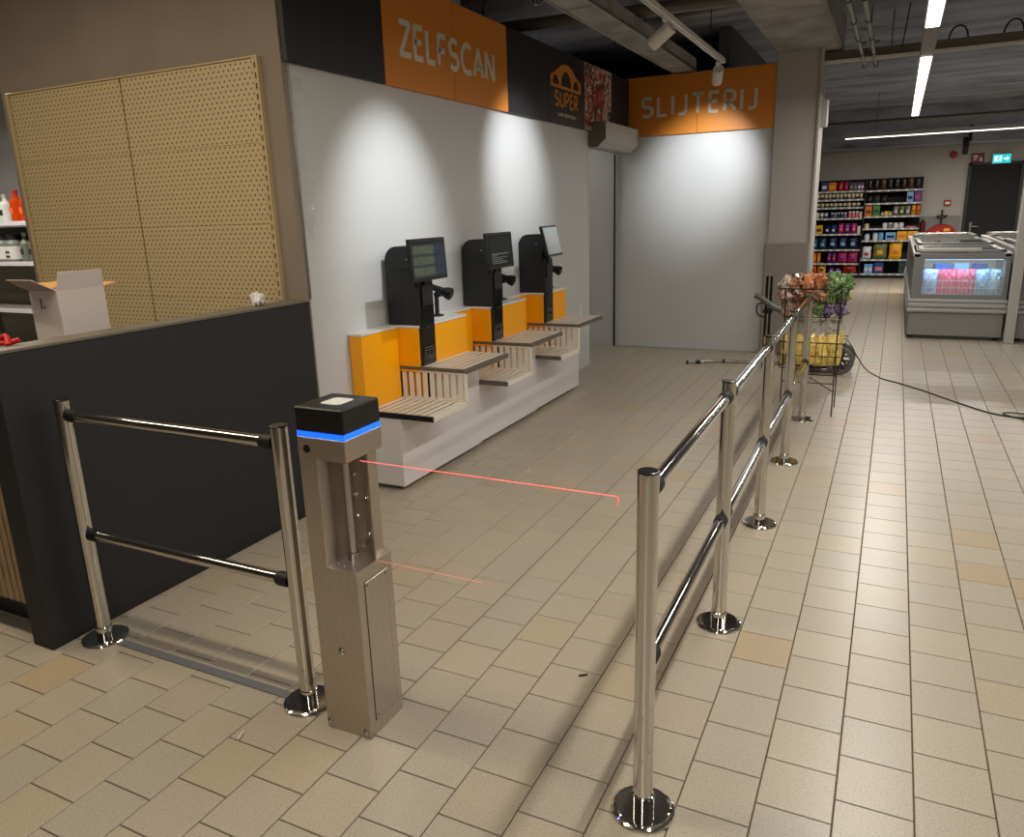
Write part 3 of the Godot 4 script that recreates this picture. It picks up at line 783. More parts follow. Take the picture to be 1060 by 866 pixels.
# ---------------------------------------------------------------- self checkouts
func checkouts() -> void:
	var P := 0.985
	var ord := ["nearest the entrance gate", "between the two others", "next to the roller shutter opening"]
	for k in 3:
		var z := -3.575 - P * k
		var xo := -0.012 * k
		var t := thing("checkout_counter", Vector3(xo, 0, z), "white and yellow self-checkout counter with slatted shelves, " + ord[k], "checkout counter", "self-checkout counters")
		var w := P - 0.006
		part("plinth", MB.new().span(Vector3(-2.82, 0, -w + 0.06), Vector3(-2.62, 0.035, -0.09)), M.white_lam, t)
		# hollow cabinet: front, ends, back and bottom panels, open under the slats
		part("front_panel", MB.new().span(Vector3(-2.535, 0.03, -0.42), Vector3(-2.52, 0.453, 0.0), 0.002).span(Vector3(-2.535, 0.03, -w), Vector3(-2.52, 0.659, -0.42), 0.002), M.white_lam, t)
		part("end_panel", MB.new().span(Vector3(-2.845, 0.03, -0.015), Vector3(-2.535, 0.453, 0.0), 0.002), M.white_lam, t)
		part("end_panel", MB.new().span(Vector3(-2.845, 0.03, -w), Vector3(-2.535, 0.659, -w + 0.015), 0.002), M.white_lam, t)
		part("bottom_panel", MB.new().span(Vector3(-2.845, 0.03, -w + 0.015), Vector3(-2.535, 0.045, -0.015)), M.white_lam, t)
		# yellow back: recess and block
		part("back_panel", MB.new().span(Vector3(-2.845, 0.45, -0.376), Vector3(-2.756, 0.93, 0.0), 0.002), M.yellow, t)
		part("block", MB.new().span(Vector3(-2.845, 0.655, -w if k < 2 else -0.88), Vector3(-2.602, 0.93, -0.376), 0.002).span(Vector3(-2.75, 0.46, -0.44), Vector3(-2.602, 0.66, -0.405)), M.yellow, t)
		part("top", MB.new().span(Vector3(-2.848, 0.93, -0.376), Vector3(-2.752, 0.946, 0.003), 0.002).span(Vector3(-2.848, 0.93, -w if k < 2 else -0.885), Vector3(-2.597, 0.946, -0.374), 0.002), M.white_paint, t)
		# lower shelf
		var n := 9; var px := 0.0512
		var low := MB.new().box(Vector3.ZERO, Vector3(0.035, 0.003, 0.372), 0.0008).mesh()
		var ris := MB.new().box(Vector3.ZERO, Vector3(0.035, 0.178, 0.003), 0.0008).mesh()
		var upp := MB.new().box(Vector3.ZERO, Vector3(0.035, 0.003, 0.575), 0.0008).mesh()
		for i in n:
			var x := -2.732 + i * px
			part("shelf_slat", low, M.slat, t).position = Vector3(x, 0.4845, -0.192)
			part("riser_slat", ris, M.slat, t).position = Vector3(x, 0.578, -0.385)
			if x > -2.59: part("upper_slat", upp, M.slat, t).position = Vector3(x, 0.6885, -0.675)
		part("shelf_edge", MB.new().span(Vector3(-2.752, 0.455, -0.006), Vector3(-2.288, 0.487, 0.008), 0.002), M.black if k == 0 else M.edge_grey, t)
		part("shelf_side", MB.new().span(Vector3(-2.297, 0.455, -0.392), Vector3(-2.282, 0.487, -0.002), 0.002), M.slat, t)
		part("added_shade_pan", MB.new().span(Vector3(-2.752, 0.454, -0.39), Vector3(-2.29, 0.457, -0.008)), M.slat, t)  # added pans under both shelves, put in to shade the slat gaps
		part("added_shade_pan", MB.new().span(Vector3(-2.60, 0.660, -0.962), Vector3(-2.29, 0.663, -0.40)), M.slat, t)
		part("shelf_rail", MB.new().span(Vector3(-2.752, 0.458, -0.382), Vector3(-2.29, 0.4825, -0.372), 0.001), M.slat, t)
		part("shelf_rail", MB.new().span(Vector3(-2.60, 0.664, -0.962), Vector3(-2.29, 0.6865, -0.952), 0.001), M.slat, t)
		part("riser_frame", MB.new().span(Vector3(-2.752, 0.47, -0.402), Vector3(-2.288, 0.494, -0.380), 0.002).span(Vector3(-2.297, 0.47, -0.402), Vector3(-2.282, 0.676, -0.376), 0.002).span(Vector3(-2.752, 0.655, -0.400), Vector3(-2.288, 0.672, -0.378), 0.002), M.slat, t)
		part("upper_edge", MB.new().span(Vector3(-2.755, 0.668, -0.392), Vector3(-2.279, 0.690, -0.372), 0.002).span(Vector3(-2.292, 0.661, -0.965), Vector3(-2.276, 0.690, -0.380), 0.002), M.edge_grey, t)
		part("drawer_seam", MB.new().span(Vector3(-2.5205, 0.40, -0.62), Vector3(-2.519, 0.402, -0.34)), M.edge_grey, t)
		part("lock", MB.new().lathe(Vector3(-2.52, 0.60, -0.50), [Vector2(0.006, 0.0), Vector2(0.006, 0.002), Vector2(0.0, 0.002)], 10, Basis(Vector3.FORWARD, PI / 2)), M.edge_grey, t)
		terminal(Vector3(xo, 0, z), k)
		hand_scanner(Vector3(-2.745 + xo, 0.946, z - 0.84), k)

func screen_image(k: int) -> ImageTexture:
	var im := Image.create(160, 100, false, Image.FORMAT_RGB8)
	var r2 := RandomNumberGenerator.new(); r2.seed = 40 + k
	if k == 0:  # mirrored lit shelves, painted as a dim glowing image
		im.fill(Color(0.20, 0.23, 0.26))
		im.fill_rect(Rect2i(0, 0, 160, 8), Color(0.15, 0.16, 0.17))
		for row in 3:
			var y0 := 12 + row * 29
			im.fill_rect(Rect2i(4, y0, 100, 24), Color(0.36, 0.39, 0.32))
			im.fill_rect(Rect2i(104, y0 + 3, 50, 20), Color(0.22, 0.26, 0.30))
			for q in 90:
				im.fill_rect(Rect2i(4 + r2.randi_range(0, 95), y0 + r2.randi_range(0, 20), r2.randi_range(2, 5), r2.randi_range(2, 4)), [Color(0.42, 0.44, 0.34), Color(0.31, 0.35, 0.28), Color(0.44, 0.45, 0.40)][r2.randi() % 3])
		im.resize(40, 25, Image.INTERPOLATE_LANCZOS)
	else:
		im.fill(Color(0.10, 0.11, 0.11))
		im.fill_rect(Rect2i(8, 8, 144, 56), Color(0.15, 0.17, 0.15))
		for q in 5:
			im.fill_rect(Rect2i(18, 66 + q * 6, 20 + r2.randi_range(10, 90), 2), Color(0.55, 0.55, 0.52))
		for q in 8: im.fill_rect(Rect2i(22 + q * 14, 60, 6, 3), Color(0.75, 0.75, 0.72))
	return ImageTexture.create_from_image(im)

func terminal(o: Vector3, k: int) -> void:
	var lab := ["black payment terminal with a green shelf reflection painted on its dark display, on the counter by the gate", "black payment terminal with lines of text on its dark display, on the middle counter", "black payment terminal with a pale ceiling reflection painted on its tilted display, on the counter by the roller shutter"]
	var t := thing("checkout_terminal", o + Vector3(-2.6, 0.69, -0.38), lab[k], "terminal", "checkout terminals")
	# housing: side profile extruded along z
	var prof := PackedVector2Array()
	var r := 0.085
	for p in [[0.0, 0.256], [0.0, 0.738]]: prof.append(Vector2(p[0], p[1]))
	for q in 8:
		var a := PI / 2 + PI / 2 * q / 7.0
		prof.append(Vector2(-0.222 + r + r * cos(a), 0.738 - r + r * sin(a)))
	prof.append(Vector2(-0.222, 0.256))
	part("housing", MB.new().prism(prof, 0.15, Transform3D(Basis.IDENTITY, Vector3(0, 0, -0.155))), M.black_metal, t)
	part("pedestal", MB.new().span(Vector3(-0.055, 0.004, -0.16), Vector3(0.016, 0.54, -0.004), 0.004), M.black_metal, t)
	part("front_plate", MB.new().span(Vector3(0.016, 0.01, -0.155), Vector3(0.021, 0.53, -0.008), 0.002), M.black_gloss, t)
	part("receipt_printer", MB.new().span(Vector3(0.02, 0.38, -0.14), Vector3(0.03, 0.50, -0.022), 0.004), M.black_metal, t)
	part("slot", MB.new().span(Vector3(0.021, 0.235, -0.12), Vector3(0.027, 0.25, -0.04), 0.002), M.rubber, t)
	var grille := MB.new()
	for q in 5: grille.box(Vector3(0.0225, 0.05 + q * 0.016, -0.08), Vector3(0.003, 0.004, 0.11))
	part("grille", grille, M.edge_grey, t)
	for q in 2:
		part("speaker_hole", MB.new().lathe(Vector3(0.0215, 0.082, -0.06 - q * 0.042), [Vector2(0.013, 0.0), Vector2(0.013, 0.004), Vector2(0.0, 0.004)], 14, Basis(Vector3.FORWARD, PI / 2)), M.rubber, t)
	part("status_light", MB.new().box(Vector3(-0.06, 0.66, -0.003), Vector3(0.01, 0.008, 0.004)), M.light_grey, t)
	# bracket and monitor
	part("bracket", MB.new().prism(PackedVector2Array([Vector2(-0.10, 0.60), Vector2(0.03, 0.62), Vector2(0.03, 0.50), Vector2(0.0, 0.49)]), 0.05, Transform3D(Basis.IDENTITY, Vector3(0, 0, -0.10))).prism(PackedVector2Array([Vector2(-0.125, 0.60), Vector2(-0.005, 0.60), Vector2(-0.005, 0.49)]), 0.01, Transform3D(Basis.IDENTITY, Vector3(0, 0, -0.005))), M.black, t)
	var tilt := [-3.0, -4.5, -14.0][k] as float
	var yaw := [0.0, 0.0, 6.0][k] as float
	var roll := [0.0, 0.0, 0.0][k] as float
	var mon := part("monitor", MB.new().box(Vector3.ZERO, Vector3(0.40, 0.252, 0.026), 0.004), M.black, t)
	# local: screen faces +Z, width along X; turned to face +x of the shop
	mon.basis = Basis(Vector3.UP, deg_to_rad(90 + yaw)) * Basis(Vector3.RIGHT, deg_to_rad(tilt)) * Basis(Vector3.BACK, deg_to_rad(roll))
	mon.position = [Vector3(0.05, 0.657, -0.068), Vector3(0.05, 0.657, -0.068), Vector3(0.05, 0.68, -0.068)][k]
	var sm: StandardMaterial3D
	if k < 2:
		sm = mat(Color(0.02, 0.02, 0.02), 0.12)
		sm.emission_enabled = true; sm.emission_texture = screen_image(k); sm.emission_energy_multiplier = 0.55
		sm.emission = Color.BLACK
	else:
		sm = mat(Color(0.66, 0.69, 0.70), 0.2)  # reflected ceiling light put into the pale screen colour
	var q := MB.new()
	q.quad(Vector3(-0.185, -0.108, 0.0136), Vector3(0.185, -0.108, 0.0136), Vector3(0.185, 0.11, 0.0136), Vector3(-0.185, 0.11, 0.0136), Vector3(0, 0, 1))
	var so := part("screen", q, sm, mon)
	if k == 2: so.set_meta("label", "display painted pale grey as a reflection of the ceiling lights")

func hand_scanner(at: Vector3, k: int) -> void:
	var t := thing("barcode_scanner", at, ["black barcode scanner on a stand behind the terminal by the gate", "black barcode scanner on a stand on the middle counter", "black barcode scanner on a stand on the counter by the roller shutter"][k], "scanner", "hand scanners")
	part("foot", MB.new().lathe(Vector3.ZERO, [Vector2(0.0, 0.0), Vector2(0.045, 0.0), Vector2(0.045, 0.006), Vector2(0.02, 0.014), Vector2(0.0, 0.014)], 20), M.black, t)
	part("stand", MB.new().box(Vector3(0, 0.075, 0), Vector3(0.022, 0.13, 0.028), 0.004), M.black, t)
	part("cradle", MB.new().box(Vector3(0.015, 0.145, 0), Vector3(0.06, 0.03, 0.035), 0.008), M.black, t)
	var d := Vector3(0.75, -0.28, -0.1).normalized()
	var hd := Vector3(0.06, 0.162, -0.006)
	part("grip", MB.new().tube([hd - d * 0.17 + Vector3(0, 0.01, 0), hd - d * 0.09, hd - d * 0.02], [0.017, 0.021, 0.024], 12), M.black_metal, t)
	part("head", MB.new().tube([hd - d * 0.02, hd + d * 0.015, hd + d * 0.05, hd + d * 0.055], [0.022, 0.038, 0.043, 0.036], 14), M.black, t)
	part("window", MB.new().tube([hd + d * 0.054, hd + d * 0.057], 0.03, 14), M.black_gloss, t)
	part("cord", MB.new().tube(spline([hd - d * 0.16, hd - d * 0.19 + Vector3(0, -0.05, 0.01), Vector3(-0.05, 0.04, 0.03), Vector3(-0.07, 0.006, 0.02)], 5), 0.004, 6), M.cable, t)

# ---------------------------------------------------------------- chrome barriers
func post(at: Vector3, label: String, h := 0.99) -> Node3D:
	var t := thing("barrier_post", at, label, "post", "chrome barrier posts")
	part("base_plate", MB.new().lathe(Vector3.ZERO, [Vector2(0.088, 0.0), Vector2(0.088, 0.005), Vector2(0.086, 0.009), Vector2(0.080, 0.012), Vector2(0.074, 0.0125), Vector2(0.072, 0.014), Vector2(0.0, 0.014)], 40), M.chrome, t)
	part("sleeve", MB.new().lathe(Vector3.ZERO, [Vector2(0.0305, 0.014), Vector2(0.0305, 0.055), Vector2(0.0272, 0.058)], 32), M.chrome, t)
	part("tube", MB.new().lathe(Vector3.ZERO, [Vector2(0.0272, 0.055), Vector2(0.0272, h - 0.006), Vector2(0.025, h - 0.004)], 36), M.chrome, t)
	part("cap", MB.new().lathe(Vector3.ZERO, [Vector2(0.0272, h - 0.006), Vector2(0.0272, h - 0.002), Vector2(0.024, h), Vector2(0.0, h)], 32), M.black_cap, t)
	return t

func rail(a: Vector3, b: Vector3, label: String, r := 0.0195) -> void:
	var d := (b - a).normalized(); var L := (b - a).length()
	var t := thing("barrier_rail", a, label, "rail", "chrome barrier rails")
	var s := d * 0.027; var e := d * (L - 0.027)
	part("bar", MB.new().tube([s + d * 0.03, e - d * 0.03], r, 28), M.chrome, t)
	for f in [[s, s + d * 0.05], [e, e - d * 0.05]]:
		var dd: Vector3 = (f[1] - f[0]).normalized()
		part("collar", MB.new().tube([f[0], f[0] + dd * 0.004, f[1] - dd * 0.01, f[1]], [r * 1.15, r * 1.28, r * 1.28, r * 1.08], 24), M.rubber, t)

func barriers() -> void:
	M.black_cap = mat(Color(0.10, 0.10, 0.105), 0.25)
	var P := [Vector3(-0.487, 0, -1.708), Vector3(-0.497, 0, -2.779), Vector3(-0.506, 0, -3.860), Vector3(-0.516, 0, -4.945), Vector3(-0.524, 0, -6.045)]
	var pl := ["chrome barrier post at the open end of the long railing, facing the gate", "second chrome barrier post of the long railing", "middle chrome barrier post of the long railing", "fourth chrome barrier post of the long railing", "last chrome barrier post, beside the candy rack"]
	var sp := ["first", "second", "third", "fourth"]
	for i in 5:
		post(P[i], pl[i], 0.99 if i < 3 else 0.975)
	for i in 4:
		for y in [0.935, 0.455]:
			rail(P[i] + Vector3(0, y, 0), P[i + 1] + Vector3(0, y, 0), "%s chrome rail in the %s bay of the long railing" % ["upper" if y > 0.6 else "lower", sp[i]])
	var a := Vector3(-2.715, 0, -1.713); var b := Vector3(-1.668, 0, -1.716)
	post(a, "chrome barrier post in front of the black half wall")
	post(b, "chrome barrier post right beside the steel entrance gate")
	rail(a + Vector3(0, 0.930, 0), b + Vector3(0, 0.930, 0), "upper chrome rail between the half wall and the gate")
	rail(a + Vector3(0, 0.455, 0), b + Vector3(0, 0.455, 0), "lower chrome rail between the half wall and the gate")

func litter() -> void:
	solo("paper_scrap", MB.new().tube([Vector3(-1.758, 0.005, -1.500), Vector3(-1.750, 0.006, -1.478), Vector3(-1.746, 0.005, -1.462)], 0.0042, 8), mat(Color(0.80, 0.76, 0.68), 0.8), "small rolled white paper scrap on the tiles in front of the gate", "scrap")
	solo("dark_splinter", MB.new().tube([Vector3(-0.875, 0.004, -2.222), Vector3(-0.860, 0.006, -2.228), Vector3(-0.850, 0.004, -2.240)], 0.0035, 6), mat(Color(0.20, 0.16, 0.12), 0.9), "tiny dark splinter on the tiles beside the railing", "scrap")

# ---------------------------------------------------------------- entrance gate with scanner
func gate() -> void:
	var t := thing("entrance_gate", Vector3(-1.439, 0, -1.7285), "brushed steel entrance gate pillar with a black scanner head and glowing blue band", "gate")
	var X := 0.086; var Z := 0.0885
	part("pillar_body", MB.new().prism(PackedVector2Array([Vector2(-X, 0.0), Vector2(X, 0.0), Vector2(X, 0.578), Vector2(-0.024, 0.578), Vector2(-0.024, 0.925), Vector2(-X, 0.925)]), Z * 2, Transform3D(Basis.IDENTITY, Vector3(0, 0, -Z))), M.steel, t)
	var door := part("access_panel", MB.new().span(Vector3(X, 0.052, -0.058), Vector3(X + 0.0025, 0.532, 0.055), 0.001), M.steel, t)
	part("seam", MB.new().span(Vector3(X, 0.050, -0.060), Vector3(X + 0.0008, 0.534, -0.058)).span(Vector3(X, 0.050, 0.055), Vector3(X + 0.0008, 0.534, 0.057)).span(Vector3(X, 0.532, -0.060), Vector3(X + 0.0008, 0.534, 0.057)).span(Vector3(X, 0.050, -0.060), Vector3(X + 0.0008, 0.052, 0.057)), M.rubber, t)
	for q in [Vector2(0.045, 0.520), Vector2(-0.048, 0.520), Vector2(0.045, 0.066)]:
		part("screw", MB.new().lathe(Vector3(X + 0.0025, q.y, q.x), [Vector2(0.003, 0.0), Vector2(0.003, 0.001), Vector2(0.0, 0.0015)], 8, Basis(Vector3.FORWARD, PI / 2)), M.rubber, t)
	# lock and foot screws on the face towards the entrance
	part("lock", MB.new().lathe(Vector3(-0.001, 0.295, Z), [Vector2(0.012, 0.0), Vector2(0.012, 0.004), Vector2(0.008, 0.007), Vector2(0.004, 0.007), Vector2(0.003, 0.004), Vector2(0.0, 0.004)], 18, Basis(Vector3.RIGHT, PI / 2)), M.chrome, t)
	for x in [-0.074, 0.068]:
		part("foot_screw", MB.new().lathe(Vector3(x, 0.025, Z), [Vector2(0.0095, 0.0), Vector2(0.0095, 0.004), Vector2(0.004, 0.008), Vector2(0.0, 0.008)], 12, Basis(Vector3.RIGHT, PI / 2)), M.chrome_soft, t)
	# upper column, back plate with screws and tube
	part("back_plate", MB.new().span(Vector3(-0.018, 0.578, -0.062), Vector3(0.064, 0.925, -0.046), 0.002).span(Vector3(0.062, 0.578, -0.075), Vector3(0.071, 0.925, -0.030), 0.002), M.steel, t)
	for q in [[0.003, 0.84], [0.003, 0.77], [0.003, 0.70], [0.042, 0.885], [0.042, 0.765], [0.042, 0.645]]:
		part("screw", MB.new().lathe(Vector3(q[0], q[1], -0.046), [Vector2(0.0068, 0.0), Vector2(0.0068, 0.004), Vector2(0.003, 0.007), Vector2(0.0, 0.007)], 10, Basis(Vector3.RIGHT, PI / 2)), M.chrome, t)
	part("tube", MB.new().lathe(Vector3(0.012, 0, 0.004), [Vector2(0.018, 0.578), Vector2(0.018, 0.60), Vector2(0.0125, 0.602), Vector2(0.0125, 0.925)], 20), M.chrome_soft, t)
	for q in [[-0.008, 0.05], [0.02, 0.062]]:
		part("screw", MB.new().lathe(Vector3(q[0], 0.578, q[1]), [Vector2(0.0045, 0.0), Vector2(0.0045, 0.002), Vector2(0.0, 0.003)], 10), M.chrome, t)
	# head
	part("head_box", MB.new().span(Vector3(-X - 0.003, 0.923, -Z), Vector3(X, 0.990, Z), 0.002), M.steel, t)
	part("light_band", MB.new().span(Vector3(-X - 0.002, 0.989, -Z + 0.001), Vector3(X - 0.001, 1.006, Z - 0.001), 0.001), glow(Color(0.07, 0.34, 1.0), 1.7), t)
	var hd := part("scanner_head", MB.new().span(Vector3(-X - 0.003, 1.005, -Z), Vector3(X, 1.080, Z), 0.004), mat(Color(0.055, 0.055, 0.06), 0.38), t)
	var pad := PackedVector2Array()
	for c in [[0.022, 0.026, 0.0], [-0.022, 0.026, PI / 2], [-0.022, -0.026, PI], [0.022, -0.026, PI * 1.5]]:
		for k in 5:
			var a: float = c[2] + PI / 2 * k / 4.0
			pad.append(Vector2(c[0] + 0.014 * cos(a), c[1] + 0.014 * sin(a)))
	part("reader_window", MB.new().prism(pad, 0.0012, Transform3D(Basis(Vector3.RIGHT, -PI / 2), Vector3(0.0, 1.080, 0.0))), mat(Color(0.86, 0.87, 0.85), 0.25), t)
	part("sensor", MB.new().box(Vector3(0.068, 1.0805, -0.066), Vector3(0.007, 0.001, 0.005)), M.black_gloss, t)
	part("eye", MB.new().lathe(Vector3(-0.055, 0.953, Z), [Vector2(0.0125, 0.0), Vector2(0.0125, 0.001), Vector2(0.011, 0.0015), Vector2(0.0, 0.0015)], 20, Basis(Vector3.RIGHT, PI / 2)), M.black_gloss, t)
	# bluish light of the band
	for q in [[Vector3(0.0, 0.998, Z + 0.003), Vector3(0, 180, 0)], [Vector3(X + 0.003, 0.998, 0.0), Vector3(0, -90, 0)]]:
		var l := area(q[0], Vector2(0.15, 0.014), 0.012, Color(0.1, 0.25, 1.0), t, q[1])
		l.area_range = 5.0
	# laser beams across the passage
	var red := glow(Color(1.0, 0.42, 0.40), 0.85)
	solo("laser_beam", MB.new().tube([Vector3(-1.352, 0.914, -1.702), Vector3(-0.55, 0.930, -1.660), Vector3(-0.546, 0.928, -1.660), Vector3(-0.549, 0.905, -1.660)], 0.0014, 8), red, "thin red laser beam from the gate head to the chrome post", "laser beam")
	solo("laser_beam", MB.new().tube([Vector3(-1.352, 0.575, -1.745), Vector3(-0.98, 0.579, -1.735)], 0.0010, 8), glow(Color(0.90, 0.50, 0.44), 0.55), "faint lower red laser beam leaving the gate above its box", "laser beam")

# ---------------------------------------------------------------- roller shutter over the passage
func shutter() -> void:
	var t := thing("roller_shutter", Vector3(-2.85, 2.22, -8.2), "grey roller shutter box above the passage opening with its guide rails", "roller shutter")
	var prof := PackedVector2Array([Vector2(0.0, 0.0), Vector2(0.10, 0.0), Vector2(0.185, 0.075), Vector2(0.185, 0.235), Vector2(0.0, 0.235)])
	part("box", MB.new().prism(prof, 1.08, Transform3D(Basis.IDENTITY, Vector3(0, 0, -0.5))), M.alu_paint if M.has("alu_paint") else M.light_grey, t)
	part("end_plate", MB.new().prism(prof, 0.006, Transform3D(Basis.from_scale(Vector3(1.01, 1.01, 1)), Vector3(0, 0, 0.581))), M.edge_grey, t)
	part("guide_rail", MB.new().span(Vector3(-0.108, -2.215, -0.646), Vector3(-0.085, 0.0, -0.60), 0.003), M.light_grey, t)
	part("rubber_seal", MB.new().span(Vector3(-0.135, -2.215, -0.648), Vector3(-0.112, 0.0, -0.62), 0.003), M.rubber, t)
	part("bottom_bar", MB.new().span(Vector3(-0.08, 0.0, -0.60), Vector3(-0.02, 0.03, 0.58), 0.004), M.alu, t)
	var sw := thing("wall_switch", Vector3(-2.85, 0.62, -7.35), "small white switch plate on the wall beside the last checkout", "switch")
	part("plate", MB.new().box(Vector3(0.005, 0, 0), Vector3(0.01, 0.085, 0.085), 0.002), M.white_paint, sw)
	part("rocker", MB.new().box(Vector3(0.011, 0, 0), Vector3(0.006, 0.05, 0.05), 0.002), M.white_paint, sw)

# ---------------------------------------------------------------- candy rack
func loop(y: float, a: Vector2, b: Vector2, r := 0.004) -> MB:
	# rectangle of wire at height y from corner a to corner b
	var m := MB.new()
	var c := [Vector3(a.x, y, a.y), Vector3(b.x, y, a.y), Vector3(b.x, y, b.y), Vector3(a.x, y, b.y)]
	for i in 4: m.tube([c[i], c[(i + 1) % 4]], r, 6)
	return m

func candy_rack() -> void:
	var o := Vector3(-0.515, 0, -6.36)
	var t := thing("candy_rack", o, "two-tier wire basket rack with candy bags at the end of the railing", "rack")
	var hx := 0.205; var hz := 0.17
	for s in [Vector2(-1, -1), Vector2(1, -1), Vector2(1, 1), Vector2(-1, 1)]:
		part("leg", MB.new().tube([Vector3(s.x * 0.19, 0, s.y * 0.16), Vector3(s.x * 0.19, 0.60, s.y * 0.16), Vector3(s.x * 0.20, 0.98, s.y * 0.165)], 0.005, 8), M.wire, t)
	part("leg_brace", MB.new().tube([Vector3(-0.19, 0.26, 0.16), Vector3(0.19, 0.26, 0.16)], 0.004, 6).tube([Vector3(-0.19, 0.26, -0.16), Vector3(0.19, 0.26, -0.16)], 0.004, 6).tube([Vector3(0.0, 0.27, 0.0), Vector3(0.19, 0.20, 0.16)], 0.004, 6), M.wire, t)
	for tier in 2:
		var y0: float = [0.37, 0.77][tier]; var y1: float = [0.58, 0.985][tier]
		var w0: float = [0.215, 0.205][tier]; var w1: float = [0.25, 0.245][tier]
		var bk := part("basket", loop(y1, Vector2(-w1, -hz - 0.03), Vector2(w1, hz + 0.03), 0.005), M.wire, t)
		var wires := MB.new()
		for yy in [0.0, 0.5]:
			var w := lerpf(w0, w1, yy); var h := lerpf(hz, hz + 0.03, yy)
			wires.v.append_array(loop(lerpf(y0, y1, yy), Vector2(-w, -h), Vector2(w, h), 0.0035).v)
			var lp := loop(lerpf(y0, y1, yy), Vector2(-w, -h), Vector2(w, h), 0.0035)
			wires.n.append_array(lp.n); wires.u.append_array(lp.u)
		for k in 11:
			var f := -1.0 + k * 0.2
			for s in [-1, 1]:
				wires.tube([Vector3(f * w0, y0, s * hz), Vector3(f * w1, y1, s * (hz + 0.03))], 0.002, 5)
			wires.tube([Vector3(f * w0, y0, -hz), Vector3(f * w0, y0, hz)], 0.002, 5)
		for k in 7:
			var f := -1.0 + k / 3.0
			for s in [-1, 1]:
				wires.tube([Vector3(s * w0, y0, f * hz), Vector3(s * w1, y1, f * (hz + 0.03))], 0.002, 5)
		part("wire_grid", wires, M.wire, bk)
	# small candy bags in the upper basket
	var r2 := RandomNumberGenerator.new(); r2.seed = 17
	var cols := [[Color(0.42, 0.23, 0.14), "brown"], [Color(0.66, 0.44, 0.32), "copper"], [Color(0.76, 0.42, 0.20), "orange"], [Color(0.24, 0.46, 0.18), "green"], [Color(0.32, 0.26, 0.48), "purple"], [Color(0.70, 0.54, 0.48), "rosy"], [Color(0.74, 0.68, 0.62), "cream"], [Color(0.70, 0.66, 0.22), "yellow-green"]]
	var wraps := []
	for c in cols:
		var base: Color = c[0]
		wraps.append(tri_mat(noise_tex(0.06, [[0.0, base.darkened(0.45)], [0.4, base], [0.62, base.lerp(Color(0.9, 0.85, 0.78), 0.2)], [0.78, Color(0.80, 0.73, 0.64)], [1.0, Color(0.84, 0.80, 0.74)]], 128, 60 + wraps.size(), 3), 9.0, 0.25))
	for layer in 3:
		for i in 6:
			for j in 3:
				var fx := -1.0 + i * 0.4; var fz := -1.0 + j
				var ci: int
				if fx > 0.5: ci = [3, 3, 7, 3][r2.randi() % 4] if layer > 0 else [4, 3, 4][r2.randi() % 3]
				elif fx > -0.3: ci = [2, 1, 5, 2][r2.randi() % 4] if layer > 0 else [3, 5, 3][r2.randi() % 3]
				elif fx < -0.7 and layer == 2: ci = [4, 6, 5][r2.randi() % 3]
				else: ci = [0, 1, 5, 1, 0][r2.randi() % 5]
				if layer == 0 and j == 1: continue
				var pos := o + Vector3(fx * (0.185 + layer * 0.014) + r2.randf_range(-0.012, 0.012), 0.835 + layer * 0.088 + r2.randf_range(-0.016, 0.016) + (0.012 if layer == 2 and absf(fx) < 0.7 else 0.0), fz * 0.115 + r2.randf_range(-0.01, 0.01))
				var bs := Basis.from_euler(Vector3(r2.randf_range(-0.6, 0.4), r2.randf_range(-0.6, 0.6), r2.randf_range(-0.9, 0.9)))
				var b := solo("candy_bag", MB.new().bag(Vector3.ZERO, Vector3(0.092, 0.115, 0.07), r2, 0.013, bs, 6, 7), wraps[ci], "%s candy bag, %s layer of upper basket, %s" % [cols[ci][1], ["bottom", "middle", "top"][layer], ["row by the vacuum cleaner", "middle row", "row by the last post"][j]], "candy bag", "candy bags in the upper basket")
				b.position = pos
	# yellow bags in the lower basket
	var chips := tri_mat(noise_tex(0.05, [[0.0, Color(0.66, 0.48, 0.12)], [0.4, Color(0.88, 0.72, 0.26)], [0.55, Color(0.95, 0.86, 0.52)], [1.0, Color(0.98, 0.95, 0.80)]], 256, 44, 3), 7.0, 0.3)
	for i in 5:
		for j in 3:
			var fx := -1.0 + i * 0.5; var fz := -1.0 + j
			var bs := Basis.from_euler(Vector3(r2.randf_range(-0.25, 0.15), r2.randf_range(-0.4, 0.4), r2.randf_range(-0.15, 0.15)))
			var b := thing("snack_bag", o + Vector3(fx * 0.165, 0.385, fz * 0.11), "yellow snack bag with a clear top in the lower basket, " + ["row by the vacuum cleaner", "middle row", "row by the last post"][j], "snack bag", "snack bags in the lower basket")
			part("filled_bag", MB.new().bag(Vector3(0, 0.13, 0), Vector3(0.115, 0.25, 0.105), r2, 0.008, bs, 6, 9), chips, b)
			var cl := mat(Color(0.80, 0.78, 0.72, 0.45), 0.15)
			cl.transparency = BaseMaterial3D.TRANSPARENCY_ALPHA
			part("clear_top", MB.new().bag(Vector3(r2.randf_range(-0.01, 0.01), 0.28, 0), Vector3(0.115, 0.11, 0.03), r2, 0.01, bs, 5, 5), cl, b)

